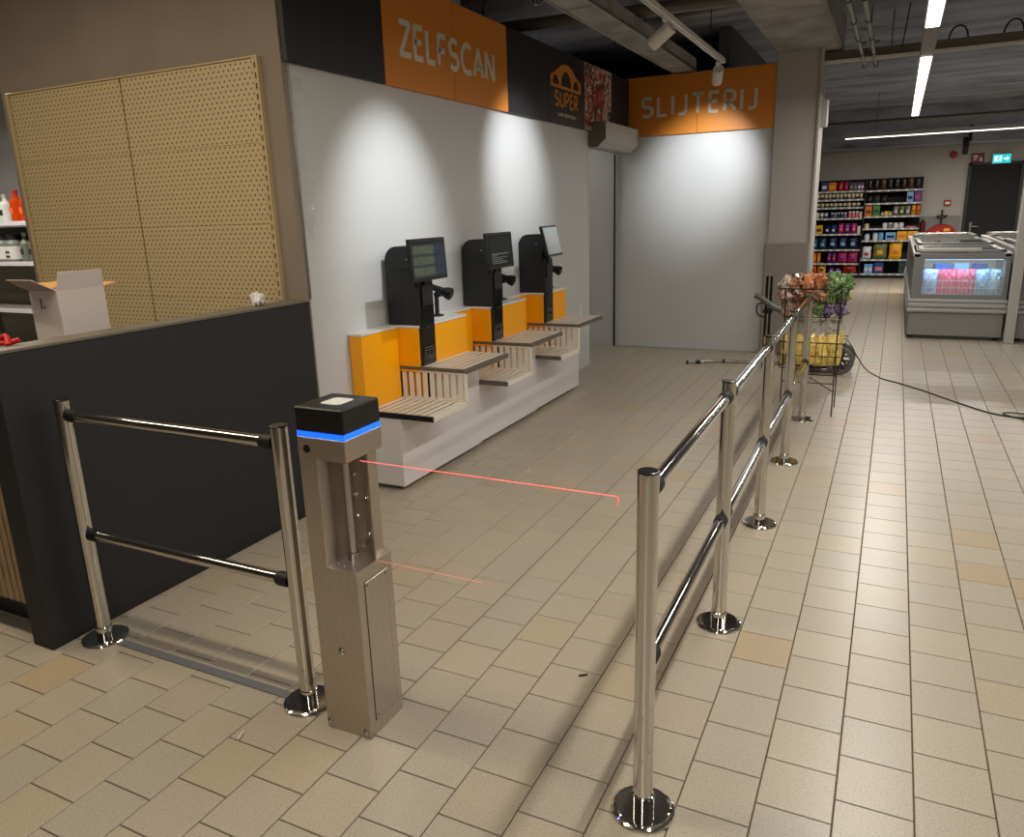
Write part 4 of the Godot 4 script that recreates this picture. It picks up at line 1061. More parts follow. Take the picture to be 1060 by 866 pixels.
# ---------------------------------------------------------------- vacuum cleaner and its cable
func vacuum() -> void:
	var red := mat(Color(0.55, 0.07, 0.06), 0.35); var grey := mat(Color(0.36, 0.35, 0.34), 0.5); var dk := mat(Color(0.10, 0.10, 0.10), 0.5)
	var o := Vector3(-0.56, 0, -8.0)
	var t := thing("vacuum_cleaner", o, "red and dark grey canister vacuum cleaner with large wheels behind the candy rack", "vacuum cleaner")
	part("tub", MB.new().lathe(Vector3(-0.06, 0, 0), [Vector2(0.0, 0.05), Vector2(0.17, 0.05), Vector2(0.185, 0.09), Vector2(0.185, 0.24), Vector2(0.0, 0.24)], 28), red, t)
	part("bumper", MB.new().lathe(Vector3(-0.06, 0, 0), [Vector2(0.188, 0.06), Vector2(0.198, 0.07), Vector2(0.198, 0.10), Vector2(0.186, 0.11)], 28), dk, t)
	part("motor_head", MB.new().lathe(Vector3(-0.06, 0, 0), [Vector2(0.19, 0.24), Vector2(0.19, 0.27), Vector2(0.15, 0.36), Vector2(0.08, 0.40), Vector2(0.0, 0.41)], 28), dk, t)
	for s in [-1, 1]:
		var wl := part("wheel", MB.new().lathe(Vector3(0.18, 0.135, s * 0.13), [Vector2(0.095, -0.025), Vector2(0.125, -0.025), Vector2(0.135, -0.012), Vector2(0.135, 0.012), Vector2(0.125, 0.025), Vector2(0.095, 0.025), Vector2(0.095, -0.025)], 28, Basis(Vector3.RIGHT, PI / 2)), grey, t)
		var sp := MB.new().lathe(Vector3(0.18, 0.135, s * 0.13), [Vector2(0.0, -0.014), Vector2(0.03, -0.014), Vector2(0.03, 0.014), Vector2(0.0, 0.014)], 16, Basis(Vector3.RIGHT, PI / 2))
		for q in 3: sp.box(Vector3.ZERO, Vector3(0.19, 0.018, 0.014), 0.002, Transform3D(Basis(Vector3.BACK, q * PI / 3), Vector3(0.18, 0.135, s * 0.13)))
		part("hub", sp, dk, wl)
	part("handle", MB.new().tube(bez(Vector3(-0.16, 0.36, 0.0), Vector3(-0.14, 0.47, 0.0), Vector3(0.02, 0.47, 0.0), Vector3(0.04, 0.36, 0.0)), 0.014, 10), dk, t)
	# hose
	var pts := spline([Vector3(-1.20, 0.745, -7.9), Vector3(-1.13, 0.71, -7.9), Vector3(-1.02, 0.63, -7.9), Vector3(-0.93, 0.59, -7.92), Vector3(-0.86, 0.52, -7.94), Vector3(-0.88, 0.40, -7.95), Vector3(-0.86, 0.28, -7.97), Vector3(-0.80, 0.20, -7.98)], 10)
	var rr := []
	for i in pts.size(): rr.append(0.026 + (0.003 if i % 2 == 0 else 0.0))
	solo("vacuum_hose", MB.new().tube(pts, rr, 14), mat(Color(0.33, 0.32, 0.30), 0.5), "grey ribbed vacuum hose arching up beside the candy rack", "hose")
	var wd := thing("vacuum_tubes", Vector3(-1.08, 0, -7.98), "pair of upright black vacuum tubes standing behind the railing", "tubes")
	for s in [-1, 1]:
		part("tube", MB.new().tube([Vector3(s * 0.02, 0.0, 0), Vector3(s * 0.02, 0.925, 0)], 0.0135, 12), M.black_gloss, wd)
	part("clip", MB.new().box(Vector3(0, 0.58, 0), Vector3(0.09, 0.05, 0.045), 0.01), M.rubber, wd)
	part("ring", MB.new().tube(spline([Vector3(-0.02, 0.52, 0.03), Vector3(-0.09, 0.55, 0.03), Vector3(-0.10, 0.64, 0.03), Vector3(-0.03, 0.67, 0.03)], 6), 0.008, 8), M.rubber, wd)
	# wand on the floor
	var w := thing("vacuum_wand", Vector3(-1.86, 0, -7.97), "bent steel vacuum wand with black joints lying on the tiles", "wand")
	part("pipe", MB.new().tube([Vector3(0, 0.018, 0), Vector3(0.14, 0.018, -0.06), Vector3(0.24, 0.018, -0.16), Vector3(0.95, 0.018, -0.20)], 0.0155, 12), M.chrome_soft, w)
	for q in [[Vector3(-0.02, 0.018, 0.006), Vector3(0.0, 0.018, 0.0)], [Vector3(0.075, 0.018, -0.03), Vector3(0.115, 0.018, -0.048)], [Vector3(0.33, 0.018, -0.165), Vector3(0.35, 0.018, -0.166)]]:
		part("joint", MB.new().tube(q, 0.021, 12), M.rubber, w)
	# mains cable
	var r := 0.0055
	var cp := spline([Vector3(-0.42, 0.33, -8.05), Vector3(-0.32, 0.31, -8.0), Vector3(-0.23, 0.17, -7.97), Vector3(-0.15, 0.06, -7.95), Vector3(-0.062, r, -7.92), Vector3(0.03, r, -7.73), Vector3(0.146, r, -7.604), Vector3(0.35, r, -7.33), Vector3(0.56, r, -7.0), Vector3(0.777, r, -6.70), Vector3(0.93, r, -6.62), Vector3(1.02, r, -6.64), Vector3(1.03, r + 0.002, -6.72), Vector3(0.93, r + 0.006, -6.73), Vector3(0.86, r + 0.006, -6.68), Vector3(0.98, r, -6.58), Vector3(1.3, r, -6.5), Vector3(1.8, r, -6.4)], 6)
	solo("mains_cable", MB.new().tube(cp, r, 8), M.cable, "black mains cable of the vacuum cleaner snaking across the tiled aisle", "cable")

# ---------------------------------------------------------------- island freezer
func freezer() -> void:
	var fp := mat(Color(0.47, 0.47, 0.465), 0.4); var fl := mat(Color(0.51, 0.505, 0.49), 0.5); var bump := mat(Color(0.62, 0.615, 0.605), 0.4)
	for k in 2:
		var x0: float = [0.225, 1.33][k]
		var t := thing("island_freezer", Vector3(x0, 0, -10.3), ["grey island freezer with a lit end window full of pink and blue packs", "grey island freezer on the far side of the white post"][k], "freezer", "island freezers")
		var W := 0.98; var L := 5.2
		part("plinth", MB.new().span(Vector3(0.08, 0, -L + 0.05), Vector3(W - 0.08, 0.05, -0.10)), fl, t)
		part("base", MB.new().span(Vector3(0, 0.04, -L), Vector3(W, 0.32, 0), 0.01), fl, t)
		part("bumper", MB.new().span(Vector3(-0.025, 0.32, -L - 0.01), Vector3(W + 0.02, 0.37, 0.03), 0.012).span(Vector3(-0.02, 0.375, -L - 0.01), Vector3(W + 0.02, 0.43, 0.026), 0.012).span(Vector3(-0.015, 0.435, -L - 0.01), Vector3(W + 0.015, 0.478, 0.02), 0.008), bump, t)
		# end frame round the window
		var f := MB.new()
		f.span(Vector3(0, 0.478, -0.06), Vector3(W, 0.535, 0.0), 0.004)
		f.span(Vector3(0, 0.935, -0.06), Vector3(W, 1.0, 0.0), 0.004)
		f.span(Vector3(0, 0.53, -0.06), Vector3(0.11, 0.94, 0.0), 0.004)
		f.span(Vector3(W - 0.05, 0.53, -0.06), Vector3(W, 0.94, 0.0), 0.004)
		part("end_frame", f, fp, t)
		part("side_wall", MB.new().span(Vector3(0, 0.478, -L), Vector3(0.05, 0.96, -0.06), 0.004), fp, t)
		part("side_wall", MB.new().span(Vector3(W - 0.05, 0.478, -L), Vector3(W, 0.96, -0.06), 0.004), fp, t)
		part("end_wall", MB.new().span(Vector3(0, 0.478, -L), Vector3(W, 0.96, -L + 0.05), 0.004), fp, t)
		part("tub_floor", MB.new().span(Vector3(0.05, 0.478, -L + 0.05), Vector3(W - 0.05, 0.50, -0.06)), M.white_paint, t)
		part("tub_divider", MB.new().span(Vector3(0.05, 0.5, -0.99), Vector3(W - 0.05, 0.9, -0.97)), M.white_paint, t)
		part("end_window", MB.new().span(Vector3(0.11, 0.535, -0.035), Vector3(W - 0.05, 0.935, -0.028)), M.glass, t)
		# lids
		part("top_rim", MB.new().span(Vector3(-0.01, 0.96, -L), Vector3(0.07, 1.01, 0.0), 0.006).span(Vector3(W - 0.07, 0.96, -L), Vector3(W + 0.01, 1.01, 0.0), 0.006).span(Vector3(0.0, 0.96, -L), Vector3(W, 1.01, -L + 0.08), 0.006), M.light_grey, t)
		for q in 4:
			var za := -0.08 - q * 1.26; var zb := za - 1.22
			var up := 0.02 if q % 2 == 0 else 0.045
			var ld := part("lid_glass", MB.new().span(Vector3(0.07, 1.0 + up, zb), Vector3(W - 0.07, 1.008 + up, za)), M.glass, t)
			part("lid_frame", MB.new().span(Vector3(0.05, 0.995 + up, za - 0.06), Vector3(W - 0.05, 1.018 + up, za), 0.004).span(Vector3(0.05, 0.995 + up, zb), Vector3(W - 0.05, 1.018 + up, zb + 0.06), 0.004).span(Vector3(0.05, 0.995 + up, zb), Vector3(0.11, 1.018 + up, za), 0.004).span(Vector3(W - 0.11, 0.995 + up, zb), Vector3(W - 0.05, 1.018 + up, za), 0.004), M.alu, ld)
		for q in 4:
			part("hinge", MB.new().lathe(Vector3(0.03, 1.01, -0.1 - q * 0.35), [Vector2(0.02, 0.0), Vector2(0.02, 0.03), Vector2(0.012, 0.04), Vector2(0.0, 0.04)], 12), M.chrome_soft, t)
		part("handle", MB.new().span(Vector3(0.05, 1.018, -0.06), Vector3(W - 0.3, 1.06, -0.005), 0.008), M.light_grey, t)
		# interior light
		var lamp := part("interior_light", MB.new().span(Vector3(0.12, 0.925, -0.09), Vector3(W - 0.07, 0.94, -0.07), 0.002), glow(Color(0.75, 0.88, 1.0), 1.6), t)
		area(Vector3(W * 0.5, 0.92, -0.10), Vector2(0.8, 0.04), 0.3 if k == 0 else 0.2, Color(0.72, 0.86, 1.0), t, Vector3(-75, 0, 0))
		# wire basket near the end window
		var wb := MB.new()
		for yy in [0.52, 0.60, 0.68]: wb.tube([Vector3(0.12, yy, -0.085), Vector3(W - 0.06, yy, -0.085)], 0.003, 5)
		for q in 20: wb.tube([Vector3(0.12 + q * 0.042, 0.51, -0.085), Vector3(0.12 + q * 0.042, 0.69, -0.085)], 0.0025, 5)
		part("wire_basket", wb, M.white_paint, t)
	# packs inside the lit freezer
	var r2 := RandomNumberGenerator.new(); r2.seed = 8
	var packs := [[0.42, 0.16, Color(0.66, 0.74, 0.86), "pale blue"], [0.60, 0.2, Color(0.86, 0.30, 0.42), "pink"], [0.79, 0.2, Color(0.84, 0.34, 0.44), "rosy pink"], [0.96, 0.15, Color(0.55, 0.66, 0.74), "grey-blue"], [1.09, 0.12, Color(0.62, 0.70, 0.72), "silvery"]]
	for p in packs:
		var b := solo("frozen_bag", MB.new().bag(Vector3.ZERO, Vector3(p[1] + 0.03, 0.31, 0.13), r2, 0.008, Basis.from_euler(Vector3(-0.12, 0, r2.randf_range(-0.1, 0.1))), 8, 8), mat(p[2], 0.35), "%s frozen food bag behind the freezer end window" % p[3], "frozen bag", "bags in the freezer window")
		b.position = Vector3(p[0], 0.655, -10.48)
	for i in 9:
		var cc: Color = [Color(0.18, 0.40, 0.75), Color(0.55, 0.76, 0.90), Color(0.12, 0.26, 0.52)][i % 3]
		var b := solo("frozen_box", MB.new().box(Vector3.ZERO, Vector3(0.16, 0.05, 0.22), 0.004), mat(cc, 0.4), "%s frozen food box stacked at the back of the freezer window" % ["blue", "light blue", "dark blue"][i % 3], "frozen box", "boxes at the back of the freezer")
		b.position = Vector3(0.44 + (i % 3) * 0.20 + (i / 3) * 0.05, 0.56 + (i / 3) * 0.125, -10.72 - (i % 2) * 0.02)
		b.rotation.y = r2.randf_range(-0.2, 0.2)
		b.scale = Vector3(1, 2.1, 1)
	# slim white post between the freezers
	solo("slim_post", MB.new().span(Vector3(1.218, 0, -10.27), Vector3(1.316, 3.45, -10.17), 0.006), M.light_grey, "slim pale square post in front of the freezers", "post")

# ---------------------------------------------------------------- back wall
func back_wall() -> void:
	var d := struct("door_1", MB.new().span(Vector3(1.30, 0.01, -18.99), Vector3(2.16, 2.27, -18.95), 0.004), mat(Color(0.04, 0.037, 0.045), 0.75))
	part("door_frame", MB.new().span(Vector3(1.24, 0, -19.0), Vector3(1.30, 2.32, -18.93), 0.004).span(Vector3(2.16, 0, -19.0), Vector3(2.22, 2.32, -18.93), 0.004).span(Vector3(1.24, 2.27, -19.0), Vector3(2.22, 2.32, -18.93), 0.004), mat(Color(0.06, 0.06, 0.065), 0.5), d)
	part("handle_plate", MB.new().span(Vector3(1.37, 0.9, -18.95), Vector3(1.42, 1.14, -18.935), 0.004), M.chrome_soft, d)
	part("door_handle", MB.new().tube([Vector3(1.395, 1.05, -18.94), Vector3(1.395, 1.05, -18.89), Vector3(1.53, 1.05, -18.89)], 0.012, 8), M.chrome_soft, d)
	# exit sign (white running figure and arrow on lit green-blue)
	var im := Image.create(96, 48, false, Image.FORMAT_RGB8)
	im.fill(Color(0.03, 0.68, 0.70))
	im.fill_rect(Rect2i(8, 8, 40, 32), Color(0.75, 1.0, 1.0))
	for y in 48:
		for x in 96:
			var p := Vector2(x, y)
			if p.distance_to(Vector2(31, 13)) < 4 or (absf(p.x - 29 + (p.y - 22) * 0.4) < 4 and y > 16 and y < 30) or (absf(p.x - 24 - (p.y - 33) * -0.9) < 2.5 and y > 28 and y < 40) or (absf(p.x - 34 - (p.y - 32) * 0.5) < 2.5 and y > 28 and y < 40): im.set_pixel(x, y, Color(0.03, 0.62, 0.66))
			if (absf(y - 24.0) < 4 and x > 56 and x < 76) or (x >= 74 and x < 88 and absf(y - 24.0) < 88 - x): im.set_pixel(x, y, Color(0.85, 1, 1))
	var em := mat(Color(0.02, 0.05, 0.05), 0.4)
	em.emission_enabled = true; em.emission = Color.BLACK; em.emission_texture = ImageTexture.create_from_image(im); em.emission_energy_multiplier = 1.3
	var ex := thing("exit_sign", Vector3(1.80, 2.375, -18.93), "lit green-blue exit sign with running figure above the dark door", "exit sign")
	part("housing", MB.new().box(Vector3.ZERO, Vector3(0.34, 0.19, 0.07), 0.008), M.light_grey, ex)
	var q := MB.new()
	q.quad(Vector3(-0.155, -0.085, 0.0355), Vector3(0.155, -0.085, 0.0355), Vector3(0.155, 0.085, 0.0355), Vector3(-0.155, 0.085, 0.0355), Vector3(0, 0, 1))
	part("lit_face", q, em, ex)
	# red fire sign
	var fi := Image.create(32, 32, false, Image.FORMAT_RGB8)
	fi.fill(Color(0.42, 0.05, 0.07))
	fi.fill_rect(Rect2i(4, 5, 13, 8), Color(0.85, 0.72, 0.72)); fi.fill_rect(Rect2i(5, 15, 9, 8), Color(0.80, 0.62, 0.63))
	fi.fill_rect(Rect2i(20, 14, 8, 12), Color(0.85, 0.72, 0.72)); fi.fill_rect(Rect2i(22, 6, 4, 6), Color(0.70, 0.42, 0.44))
	var fm := mat(Color.WHITE, 0.5); fm.albedo_texture = ImageTexture.create_from_image(fi)
	var fs := thing("fire_sign", Vector3(1.385, 2.405, -18.985), "square dark red fire hose sign above the door corner", "sign")
	part("plate", MB.new().box(Vector3.ZERO, Vector3(0.23, 0.20, 0.012), 0.002), mat(Color(0.42, 0.05, 0.07), 0.5), fs)
	var q2 := MB.new()
	q2.quad(Vector3(-0.11, -0.095, 0.0065), Vector3(0.11, -0.095, 0.0065), Vector3(0.11, 0.095, 0.0065), Vector3(-0.11, 0.095, 0.0065), Vector3(0, 0, 1))
	part("print", q2, fm, fs)
	var redm := mat(Color(0.62, 0.06, 0.06), 0.4)
	var bl := thing("alarm_sounder", Vector3(0.94, 2.50, -19.0), "round red alarm sounder high on the back wall", "alarm")
	part("base", MB.new().lathe(Vector3.ZERO, [Vector2(0.075, 0.0), Vector2(0.075, 0.03), Vector2(0.0, 0.03)], 20, Basis(Vector3.RIGHT, PI / 2)), redm, bl)
	part("horn", MB.new().lathe(Vector3(0, 0, 0.03), [Vector2(0.055, 0.0), Vector2(0.05, 0.04), Vector2(0.0, 0.05)], 20, Basis(Vector3.RIGHT, PI / 2)), redm, bl)
	var cp := thing("call_point", Vector3(0.93, 1.54, -19.0), "small red fire alarm call point with a white face on the back wall", "alarm")
	part("frame", MB.new().box(Vector3(0, 0, 0.02), Vector3(0.13, 0.12, 0.04), 0.008), redm, cp)
	part("face", MB.new().box(Vector3(0, 0, 0.041), Vector3(0.085, 0.045, 0.004)), M.white_paint, cp)
	var hr := thing("fire_hose_reel", Vector3(0.87, 0.80, -18.80), "large red fire hose reel behind the freezer", "hose reel")
	part("disc", MB.new().lathe(Vector3.ZERO, [Vector2(0.0, 0.10), Vector2(0.30, 0.10), Vector2(0.315, 0.085), Vector2(0.315, 0.06), Vector2(0.22, 0.05), Vector2(0.22, -0.08), Vector2(0.315, -0.09), Vector2(0.315, -0.12), Vector2(0.0, -0.13)], 40, Basis(Vector3.RIGHT, PI / 2)), redm, hr)
	part("sticker", MB.new().box(Vector3(0.09, 0.20, 0.101), Vector3(0.11, 0.06, 0.003)), mat(Color(0.90, 0.68, 0.12), 0.5), hr)
	part("sticker", MB.new().box(Vector3(-0.07, 0.15, 0.101), Vector3(0.05, 0.05, 0.003)), mat(Color(0.90, 0.62, 0.10), 0.5), hr)
	part("bracket", MB.new().box(Vector3(0, 0, -0.16), Vector3(0.1, 0.3, 0.08), 0.006), redm, hr)
	var va := thing("hose_valve", Vector3(0.85, 1.27, -18.93), "grey tap valve on the wall above the red hose reel", "valve")
	part("pipe", MB.new().tube([Vector3(0, -0.2, 0), Vector3(0, 0.14, 0)], 0.016, 10), M.wire, va)
	part("hand_wheel", MB.new().tube([Vector3(-0.1, 0, 0.02), Vector3(0.1, 0.01, 0.02)], 0.016, 8).lathe(Vector3(0, 0, 0.04), [Vector2(0.0, -0.01), Vector2(0.045, -0.01), Vector2(0.045, 0.01), Vector2(0.0, 0.01)], 14, Basis(Vector3.RIGHT, PI / 2)), M.wire, va)
	solo("extinguisher_tube", MB.new().lathe(Vector3(0.51, 0.93, -18.9), [Vector2(0.0, 0.0), Vector2(0.045, 0.0), Vector2(0.05, 0.02), Vector2(0.05, 0.22), Vector2(0.025, 0.28), Vector2(0.0, 0.29)], 16), mat(Color(0.36, 0.06, 0.08), 0.4), "dark red extinguisher mounted on the wall beside the back shelf", "extinguisher")

# ---------------------------------------------------------------- back shelf with products
func back_shelf() -> void:
	var zf := -18.55; var zb := -18.95
	var bays := [
		{"x0": -1.66, "x1": -0.665, "ys": [1.852, 1.679, 1.512, 1.286, 0.953, 0.62, 0.322, 0.10], "lab": "black metal shop shelf bay with many narrow shelves of snacks on the back wall"},
		{"x0": -0.645, "x1": 0.44, "ys": [1.844, 1.579, 1.311, 1.057, 0.807, 0.405, 0.10], "lab": "black metal shop shelf bay beside the red extinguisher on the back wall"}]
	var bk := mat(Color(0.05, 0.048, 0.05), 0.8); var sh := mat(Color(0.62, 0.61, 0.60), 0.4); var tg := mat(Color(0.86, 0.85, 0.83), 0.5)
	for b in bays:
		var t := thing("shop_shelf", Vector3(b.x0, 0, zf), b.lab, "shelf", "back wall shelf bays")
		var W: float = b.x1 - b.x0
		part("back_panel", MB.new().span(Vector3(0, 0.02, -0.40), Vector3(W, 2.09, -0.37)), bk, t)
		for x in [0.0, W - 0.02]:
			part("upright", MB.new().span(Vector3(x, 0, -0.40), Vector3(x + 0.02, 2.10, -0.34), 0.002), bk, t)
		part("plinth", MB.new().span(Vector3(0, 0, -0.38), Vector3(W, 0.06, -0.02)), bk, t)
		for y in b.ys:
			var s := part("shelf", MB.new().span(Vector3(0.005, y - 0.03, -0.37), Vector3(W - 0.005, y, 0.0), 0.003), bk, t)
			part("price_rail", MB.new().span(Vector3(0.005, y - 0.034, 0.0), Vector3(W - 0.005, y + 0.004, 0.008), 0.002), sh, s)
			var tags := MB.new()
			for q in 6: tags.box(Vector3(0.1 + q * W / 6.4, y - 0.016, 0.0085), Vector3(0.05, 0.026, 0.002))
			part("price_tags", tags, tg, s)
	# rows: [bay, shelf index, kind, start x, width, height, count, colours, words]
	var K := {"black": Color(0.07, 0.055, 0.05), "brown": Color(0.30, 0.17, 0.11), "white": Color(0.80, 0.80, 0.80), "cream": Color(0.80, 0.74, 0.58), "orange": Color(0.82, 0.40, 0.08), "yellow": Color(0.86, 0.62, 0.08), "green": Color(0.16, 0.50, 0.20), "teal": Color(0.08, 0.24, 0.27), "blue": Color(0.10, 0.22, 0.48), "skyblue": Color(0.42, 0.64, 0.80), "navy": Color(0.05, 0.08, 0.20), "purple": Color(0.36, 0.12, 0.42), "magenta": Color(0.62, 0.10, 0.34), "red": Color(0.66, 0.10, 0.08), "pink": Color(0.80, 0.42, 0.46), "grey": Color(0.48, 0.46, 0.43), "darkgrey": Color(0.16, 0.16, 0.17), "olive": Color(0.38, 0.42, 0.22), "darkred": Color(0.36, 0.05, 0.08)}
	var rows := [
		[1, 0, "bag", -0.64, 0.13, 0.24, 8, ["black", "black", "brown", "black"], "brown"],
		[1, 1, "bag", -0.63, 0.14, 0.17, 3, ["black", "darkgrey"], "brown"],
		[1, 1, "box", 0.15, 0.13, 0.21, 1, ["skyblue"], "navy"], [1, 1, "box", 0.295, 0.13, 0.23, 1, ["purple"], "magenta"],
		[1, 2, "box", -0.63, 0.14, 0.21, 1, ["orange"], "brown"], [1, 2, "box", -0.475, 0.14, 0.22, 1, ["green"], "darkgrey"],
		[1, 2, "box", -0.32, 0.075, 0.10, 3, ["brown", "yellow", "olive"], "cream"], [1, 2, "bag", -0.09, 0.115, 0.20, 3, ["grey", "olive", "grey"], "white"], [1, 2, "bag", 0.26, 0.085, 0.22, 2, ["yellow", "orange"], "red"],
		[1, 3, "jar", -0.62, 0.10, 0.10, 1, ["cream"], "cream"], [1, 3, "jar", -0.27, 0.105, 0.11, 4, ["white", "grey", "white"], "white"], [1, 3, "box", 0.18, 0.23, 0.05, 1, ["darkred"], "pink"],
		[1, 4, "jar", -0.60, 0.11, 0.14, 1, ["white"], "skyblue"], [1, 4, "jar", -0.44, 0.11, 0.16, 2, ["white", "skyblue"], "skyblue"], [1, 4, "box", -0.19, 0.21, 0.16, 1, ["skyblue"], "navy"], [1, 4, "box", 0.03, 0.20, 0.18, 2, ["yellow"], "orange"],
		[1, 5, "bag", -0.62, 0.19, 0.27, 1, ["white"], "red"], [1, 5, "bag", -0.41, 0.29, 0.34, 1, ["olive"], "yellow"], [1, 5, "bag", -0.10, 0.27, 0.37, 1, ["yellow"], "orange"],
		[1, 6, "box", -0.55, 0.085, 0.20, 2, ["skyblue"], "white"], [1, 6, "box", -0.36, 0.20, 0.23, 1, ["blue"], "pink"], [1, 6, "box", 0.12, 0.20, 0.28, 1, ["teal"], "darkgrey"],
		[0, 0, "box", -1.54, 0.13, 0.20, 1, ["blue"], "white"], [0, 0, "box", -1.40, 0.17, 0.19, 1, ["orange"], "yellow"], [0, 0, "bag", -1.21, 0.115, 0.20, 1, ["red"], "pink"], [0, 0, "bag", -1.09, 0.10, 0.20, 1, ["magenta"], "pink"], [0, 0, "box", -0.975, 0.08, 0.17, 2, ["teal", "darkgrey"], "grey"], [0, 0, "box", -0.81, 0.062, 0.17, 2, ["purple"], "white"],
		[0, 1, "can", -1.63, 0.078, 0.13, 12, ["grey", "darkgrey", "grey"], "cream"],
		[0, 2, "can", -1.63, 0.09, 0.10, 10, ["darkgrey", "grey", "brown"], "cream"],
		[0, 3, "can", -1.63, 0.09, 0.13, 3, ["cream", "grey", "darkgrey"], "white"], [0, 3, "jar", -1.32, 0.068, 0.12, 5, ["blue", "grey", "darkgrey"], "white"], [0, 3, "jar", -0.96, 0.07, 0.14, 3, ["pink"], "white"], [0, 3, "jar", -0.745, 0.065, 0.13, 1, ["cream"], "white"],
		[0, 4, "box", -1.60, 0.15, 0.19, 1, ["yellow"], "brown"], [0, 4, "bag", -1.42, 0.125, 0.19, 2, ["navy", "blue"], "white"], [0, 4, "bag", -1.15, 0.13, 0.22, 3, ["magenta", "purple"], "pink"], [0, 4, "box", -0.75, 0.06, 0.16, 1, ["white"], "cream"],
		[0, 5, "bag", -1.64, 0.11, 0.24, 1, ["teal"], "skyblue"], [0, 5, "bag", -1.52, 0.17, 0.25, 1, ["teal"], "skyblue"], [0, 5, "bag", -1.33, 0.205, 0.27, 3, ["navy"], "skyblue"],
		[0, 6, "box", -1.60, 0.055, 0.22, 1, ["orange"], "yellow"], [0, 6, "box", -1.52, 0.065, 0.22, 1, ["orange"], "yellow"], [0, 6, "bag", -1.33, 0.10, 0.24, 2, ["purple"], "orange"], [0, 6, "bag", -1.12, 0.215, 0.25, 2, ["magenta"], "purple"],
		[0, 7, "bag", -1.63, 0.11, 0.19, 1, ["orange"], "brown"], [0, 7, "bag", -1.51, 0.19, 0.19, 1, ["yellow"], "brown"], [0, 7, "bag", -1.28, 0.13, 0.12, 2, ["purple"], "white"], [0, 7, "bag", -0.99, 0.30, 0.20, 1, ["red"], "darkred"]]
	var sw := ["top", "second", "third", "fourth", "fifth", "sixth", "seventh", "bottom"]
	var cache := {}
	for r in rows:
		var bay: Dictionary = bays[r[0]]
		var y: float = bay.ys[r[1]]
		for i in r[6]:
			var cn: String = r[7][i % r[7].size()]
			var w: float = r[4] * 0.93; var h: float = r[5]; var x: float = r[3] + r[4] * (i + 0.5)
			var word: String = {"bag": "pouch", "box": "box", "jar": "tub", "can": "can"}[r[2]]
			var side := "with many narrow shelves" if r[0] == 0 else "beside the extinguisher"
			var lab := "%s %s on the %s shelf of the bay %s" % [cn.replace("sky", "light ").replace("dark", "dark "), word, "bottom" if r[1] == bay.ys.size() - 1 else sw[r[1]], side]
			var t := thing("shelf_" + word, Vector3(x, y, zf - 0.09), lab, word, "goods on the back wall shelves")
			var key := "%s_%.3f_%.3f" % [r[2], w, h]
			if not cache.has(key):
				var body := MB.new(); var lb := MB.new()
				match r[2]:
					"box":
						body.box(Vector3(0, h * 0.5, 0), Vector3(w, h, 0.10), 0.003)
						lb.box(Vector3(0, h * 0.45, 0.0505), Vector3(w * 0.72, h * 0.34, 0.002))
					"bag":
						body.bag(Vector3(0, h * 0.5, 0), Vector3(w, h, 0.09), rng, 0.003, Basis.IDENTITY, 6, 6)
						lb.bag(Vector3(0, h * 0.42, 0.012), Vector3(w * 0.7, h * 0.42, 0.082), rng, 0.0, Basis.IDENTITY, 5, 5)
					"jar":
						body.lathe(Vector3.ZERO, [Vector2(0, 0), Vector2(w * 0.48, 0), Vector2(w * 0.5, h * 0.1), Vector2(w * 0.5, h * 0.75), Vector2(w * 0.4, h * 0.82)], 16)
						lb.lathe(Vector3.ZERO, [Vector2(w * 0.43, h * 0.80), Vector2(w * 0.43, h), Vector2(0, h)], 16)
					"can":
						body.lathe(Vector3.ZERO, [Vector2(0, 0), Vector2(w * 0.42, 0), Vector2(w * 0.45, h * 0.05), Vector2(w * 0.45, h * 0.95), Vector2(w * 0.4, h), Vector2(0, h)], 16)
						lb.lathe(Vector3.ZERO, [Vector2(w * 0.455, h * 0.42), Vector2(w * 0.455, h * 0.88)], 16)
				cache[key] = [body.mesh(), lb.mesh()]
			part("pack", cache[key][0], mat_of(K[cn], cn), t)
			part("lid" if r[2] == "jar" else "printed_label", cache[key][1], mat_of(K[r[8]], r[8]), t)

var mats := {}
func mat_of(c: Color, key: String) -> StandardMaterial3D:
	if not mats.has(key): mats[key] = mat(c, 0.4)
	return mats[key]

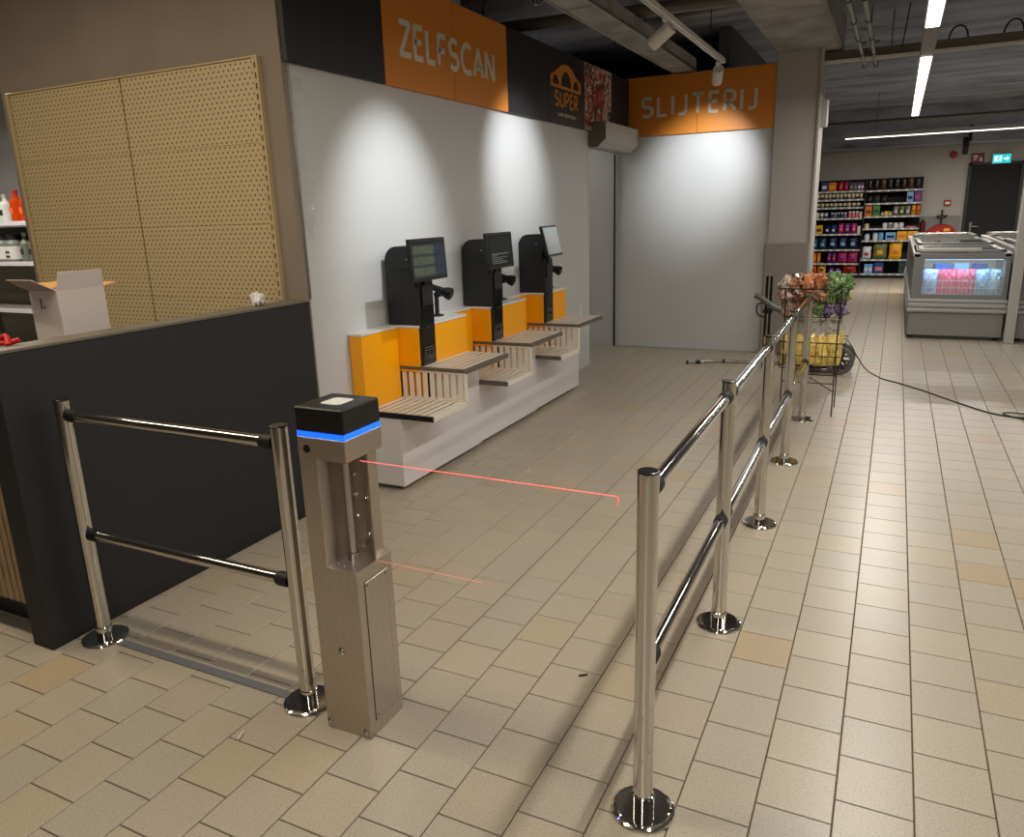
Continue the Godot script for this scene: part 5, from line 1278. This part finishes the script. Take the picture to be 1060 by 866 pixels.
# ---------------------------------------------------------------- liquor shelf seen past the partition
func liquor_shelf() -> void:
	var o := Vector3(-8.3, 0, -4.3)
	var pm := mat(Color(0.52, 0.50, 0.44), 0.6); var em := mat(Color(0.82, 0.80, 0.82), 0.4)
	var t := thing("liquor_shelf", o, "shop shelf with white edges and bottles seen past the taupe partition", "shelf")
	part("back_panel", MB.new().span(Vector3(0, 0, -0.5), Vector3(2.9, 1.62, -0.46)), pm, t)
	for x in [0.0, 1.0, 2.0, 2.88]:
		part("upright", slotted(x - 0.02, x + 0.02, 0.0, 1.62, -0.46, -0.43, 0.053, 0.03, 0.012), pm, t)
	for y in [1.665, 1.315, 0.89, 0.45]:
		var s := part("shelf", MB.new().span(Vector3(0, y - 0.02, -0.46), Vector3(2.9, y, 0.0), 0.003), pm, t)
		part("edge_strip", MB.new().span(Vector3(0, y - 0.034, 0.0), Vector3(2.9, y + 0.004, 0.01), 0.002), em, s)
	part("cross_bar", MB.new().span(Vector3(0, 1.50, -0.43), Vector3(2.9, 1.525, -0.40), 0.003), M.rubber, t)
	var clear := mat(Color(0.80, 0.84, 0.80), 0.12); var orange := mat(Color(0.76, 0.24, 0.06), 0.15)
	var zz := -4.42
	for k in 7:
		bottle(Vector3(-8.077 + k * 0.135, 1.667, zz), 0.06, 0.24, clear, M.light_grey, mat_of(Color(0.10, 0.16, 0.12), "leaf"), "clear bottle with a dark leaf mark on the upper liquor shelf", "clear bottles on the upper shelf")
	for k in 5:
		bottle(Vector3(-7.105 + k * 0.135, 1.667, zz), 0.06, 0.27, orange, mat_of(Color(0.75, 0.12, 0.05), "orange_cap"), mat_of(Color(0.92, 0.40, 0.08), "orange_label"), "bright orange bottle on the upper liquor shelf", "orange bottles on the upper shelf")
	for k in 6:
		jar(Vector3(-8.05 + k * 0.16, 1.317, zz), "wide jar with a black lid and black and white label on the middle liquor shelf", "black lidded jars")
	for k in 4:
		bottle(Vector3(-7.09 + k * 0.12, 1.317, zz), 0.045, 0.25, mat_of(Color(0.42, 0.45, 0.36), "greyglass"), M.light_grey, mat_of(Color(0.14, 0.16, 0.18), "darklabel"), "small grey-green bottle beside the jars on the middle liquor shelf", "grey-green bottles")

func bottle(at: Vector3, r: float, h: float, m: Material, cap: Material, lab: Material, label: String, group: String) -> void:
	var t := thing("bottle", at, label, "bottle", group)
	part("glass_body", MB.new().lathe(Vector3.ZERO, [Vector2(0, 0), Vector2(r * 0.95, 0), Vector2(r, 0.008), Vector2(r, h * 0.62), Vector2(r * 0.75, h * 0.72), Vector2(r * 0.34, h * 0.78), Vector2(r * 0.32, h * 0.92)], 20), m, t)
	part("cap", MB.new().lathe(Vector3.ZERO, [Vector2(r * 0.4, h * 0.88), Vector2(r * 0.4, h), Vector2(0, h)], 14), cap, t)
	part("label_mark", MB.new().box(Vector3(0, h * 0.34, r * 0.99), Vector3(r * 0.8, h * 0.2, 0.004)), lab, t)

func jar(at: Vector3, label: String, group: String) -> void:
	var t := thing("jar", at, label, "jar", group)
	var r := 0.076; var h := 0.24
	part("glass_body", MB.new().lathe(Vector3.ZERO, [Vector2(0, 0), Vector2(r, 0.004), Vector2(r, h * 0.66), Vector2(r * 0.7, h * 0.82)], 20), mat_of(Color(0.46, 0.47, 0.44), "jar_glass"), t)
	part("lid", MB.new().lathe(Vector3.ZERO, [Vector2(r * 0.82, h * 0.80), Vector2(r * 0.82, h), Vector2(0, h)], 20), M.rubber, t)
	part("paper_label", MB.new().lathe(Vector3.ZERO, [Vector2(r * 1.01, h * 0.08), Vector2(r * 1.01, h * 0.56)], 20), M.white_paint, t)
	var mk := MB.new()
	for k in 4: mk.box(Vector3(-0.022 + (k % 2) * 0.03, h * (0.18 + 0.16 * (k / 2)), r * 1.0), Vector3(0.02, 0.02, 0.006))
	part("label_print", mk, M.rubber, t)
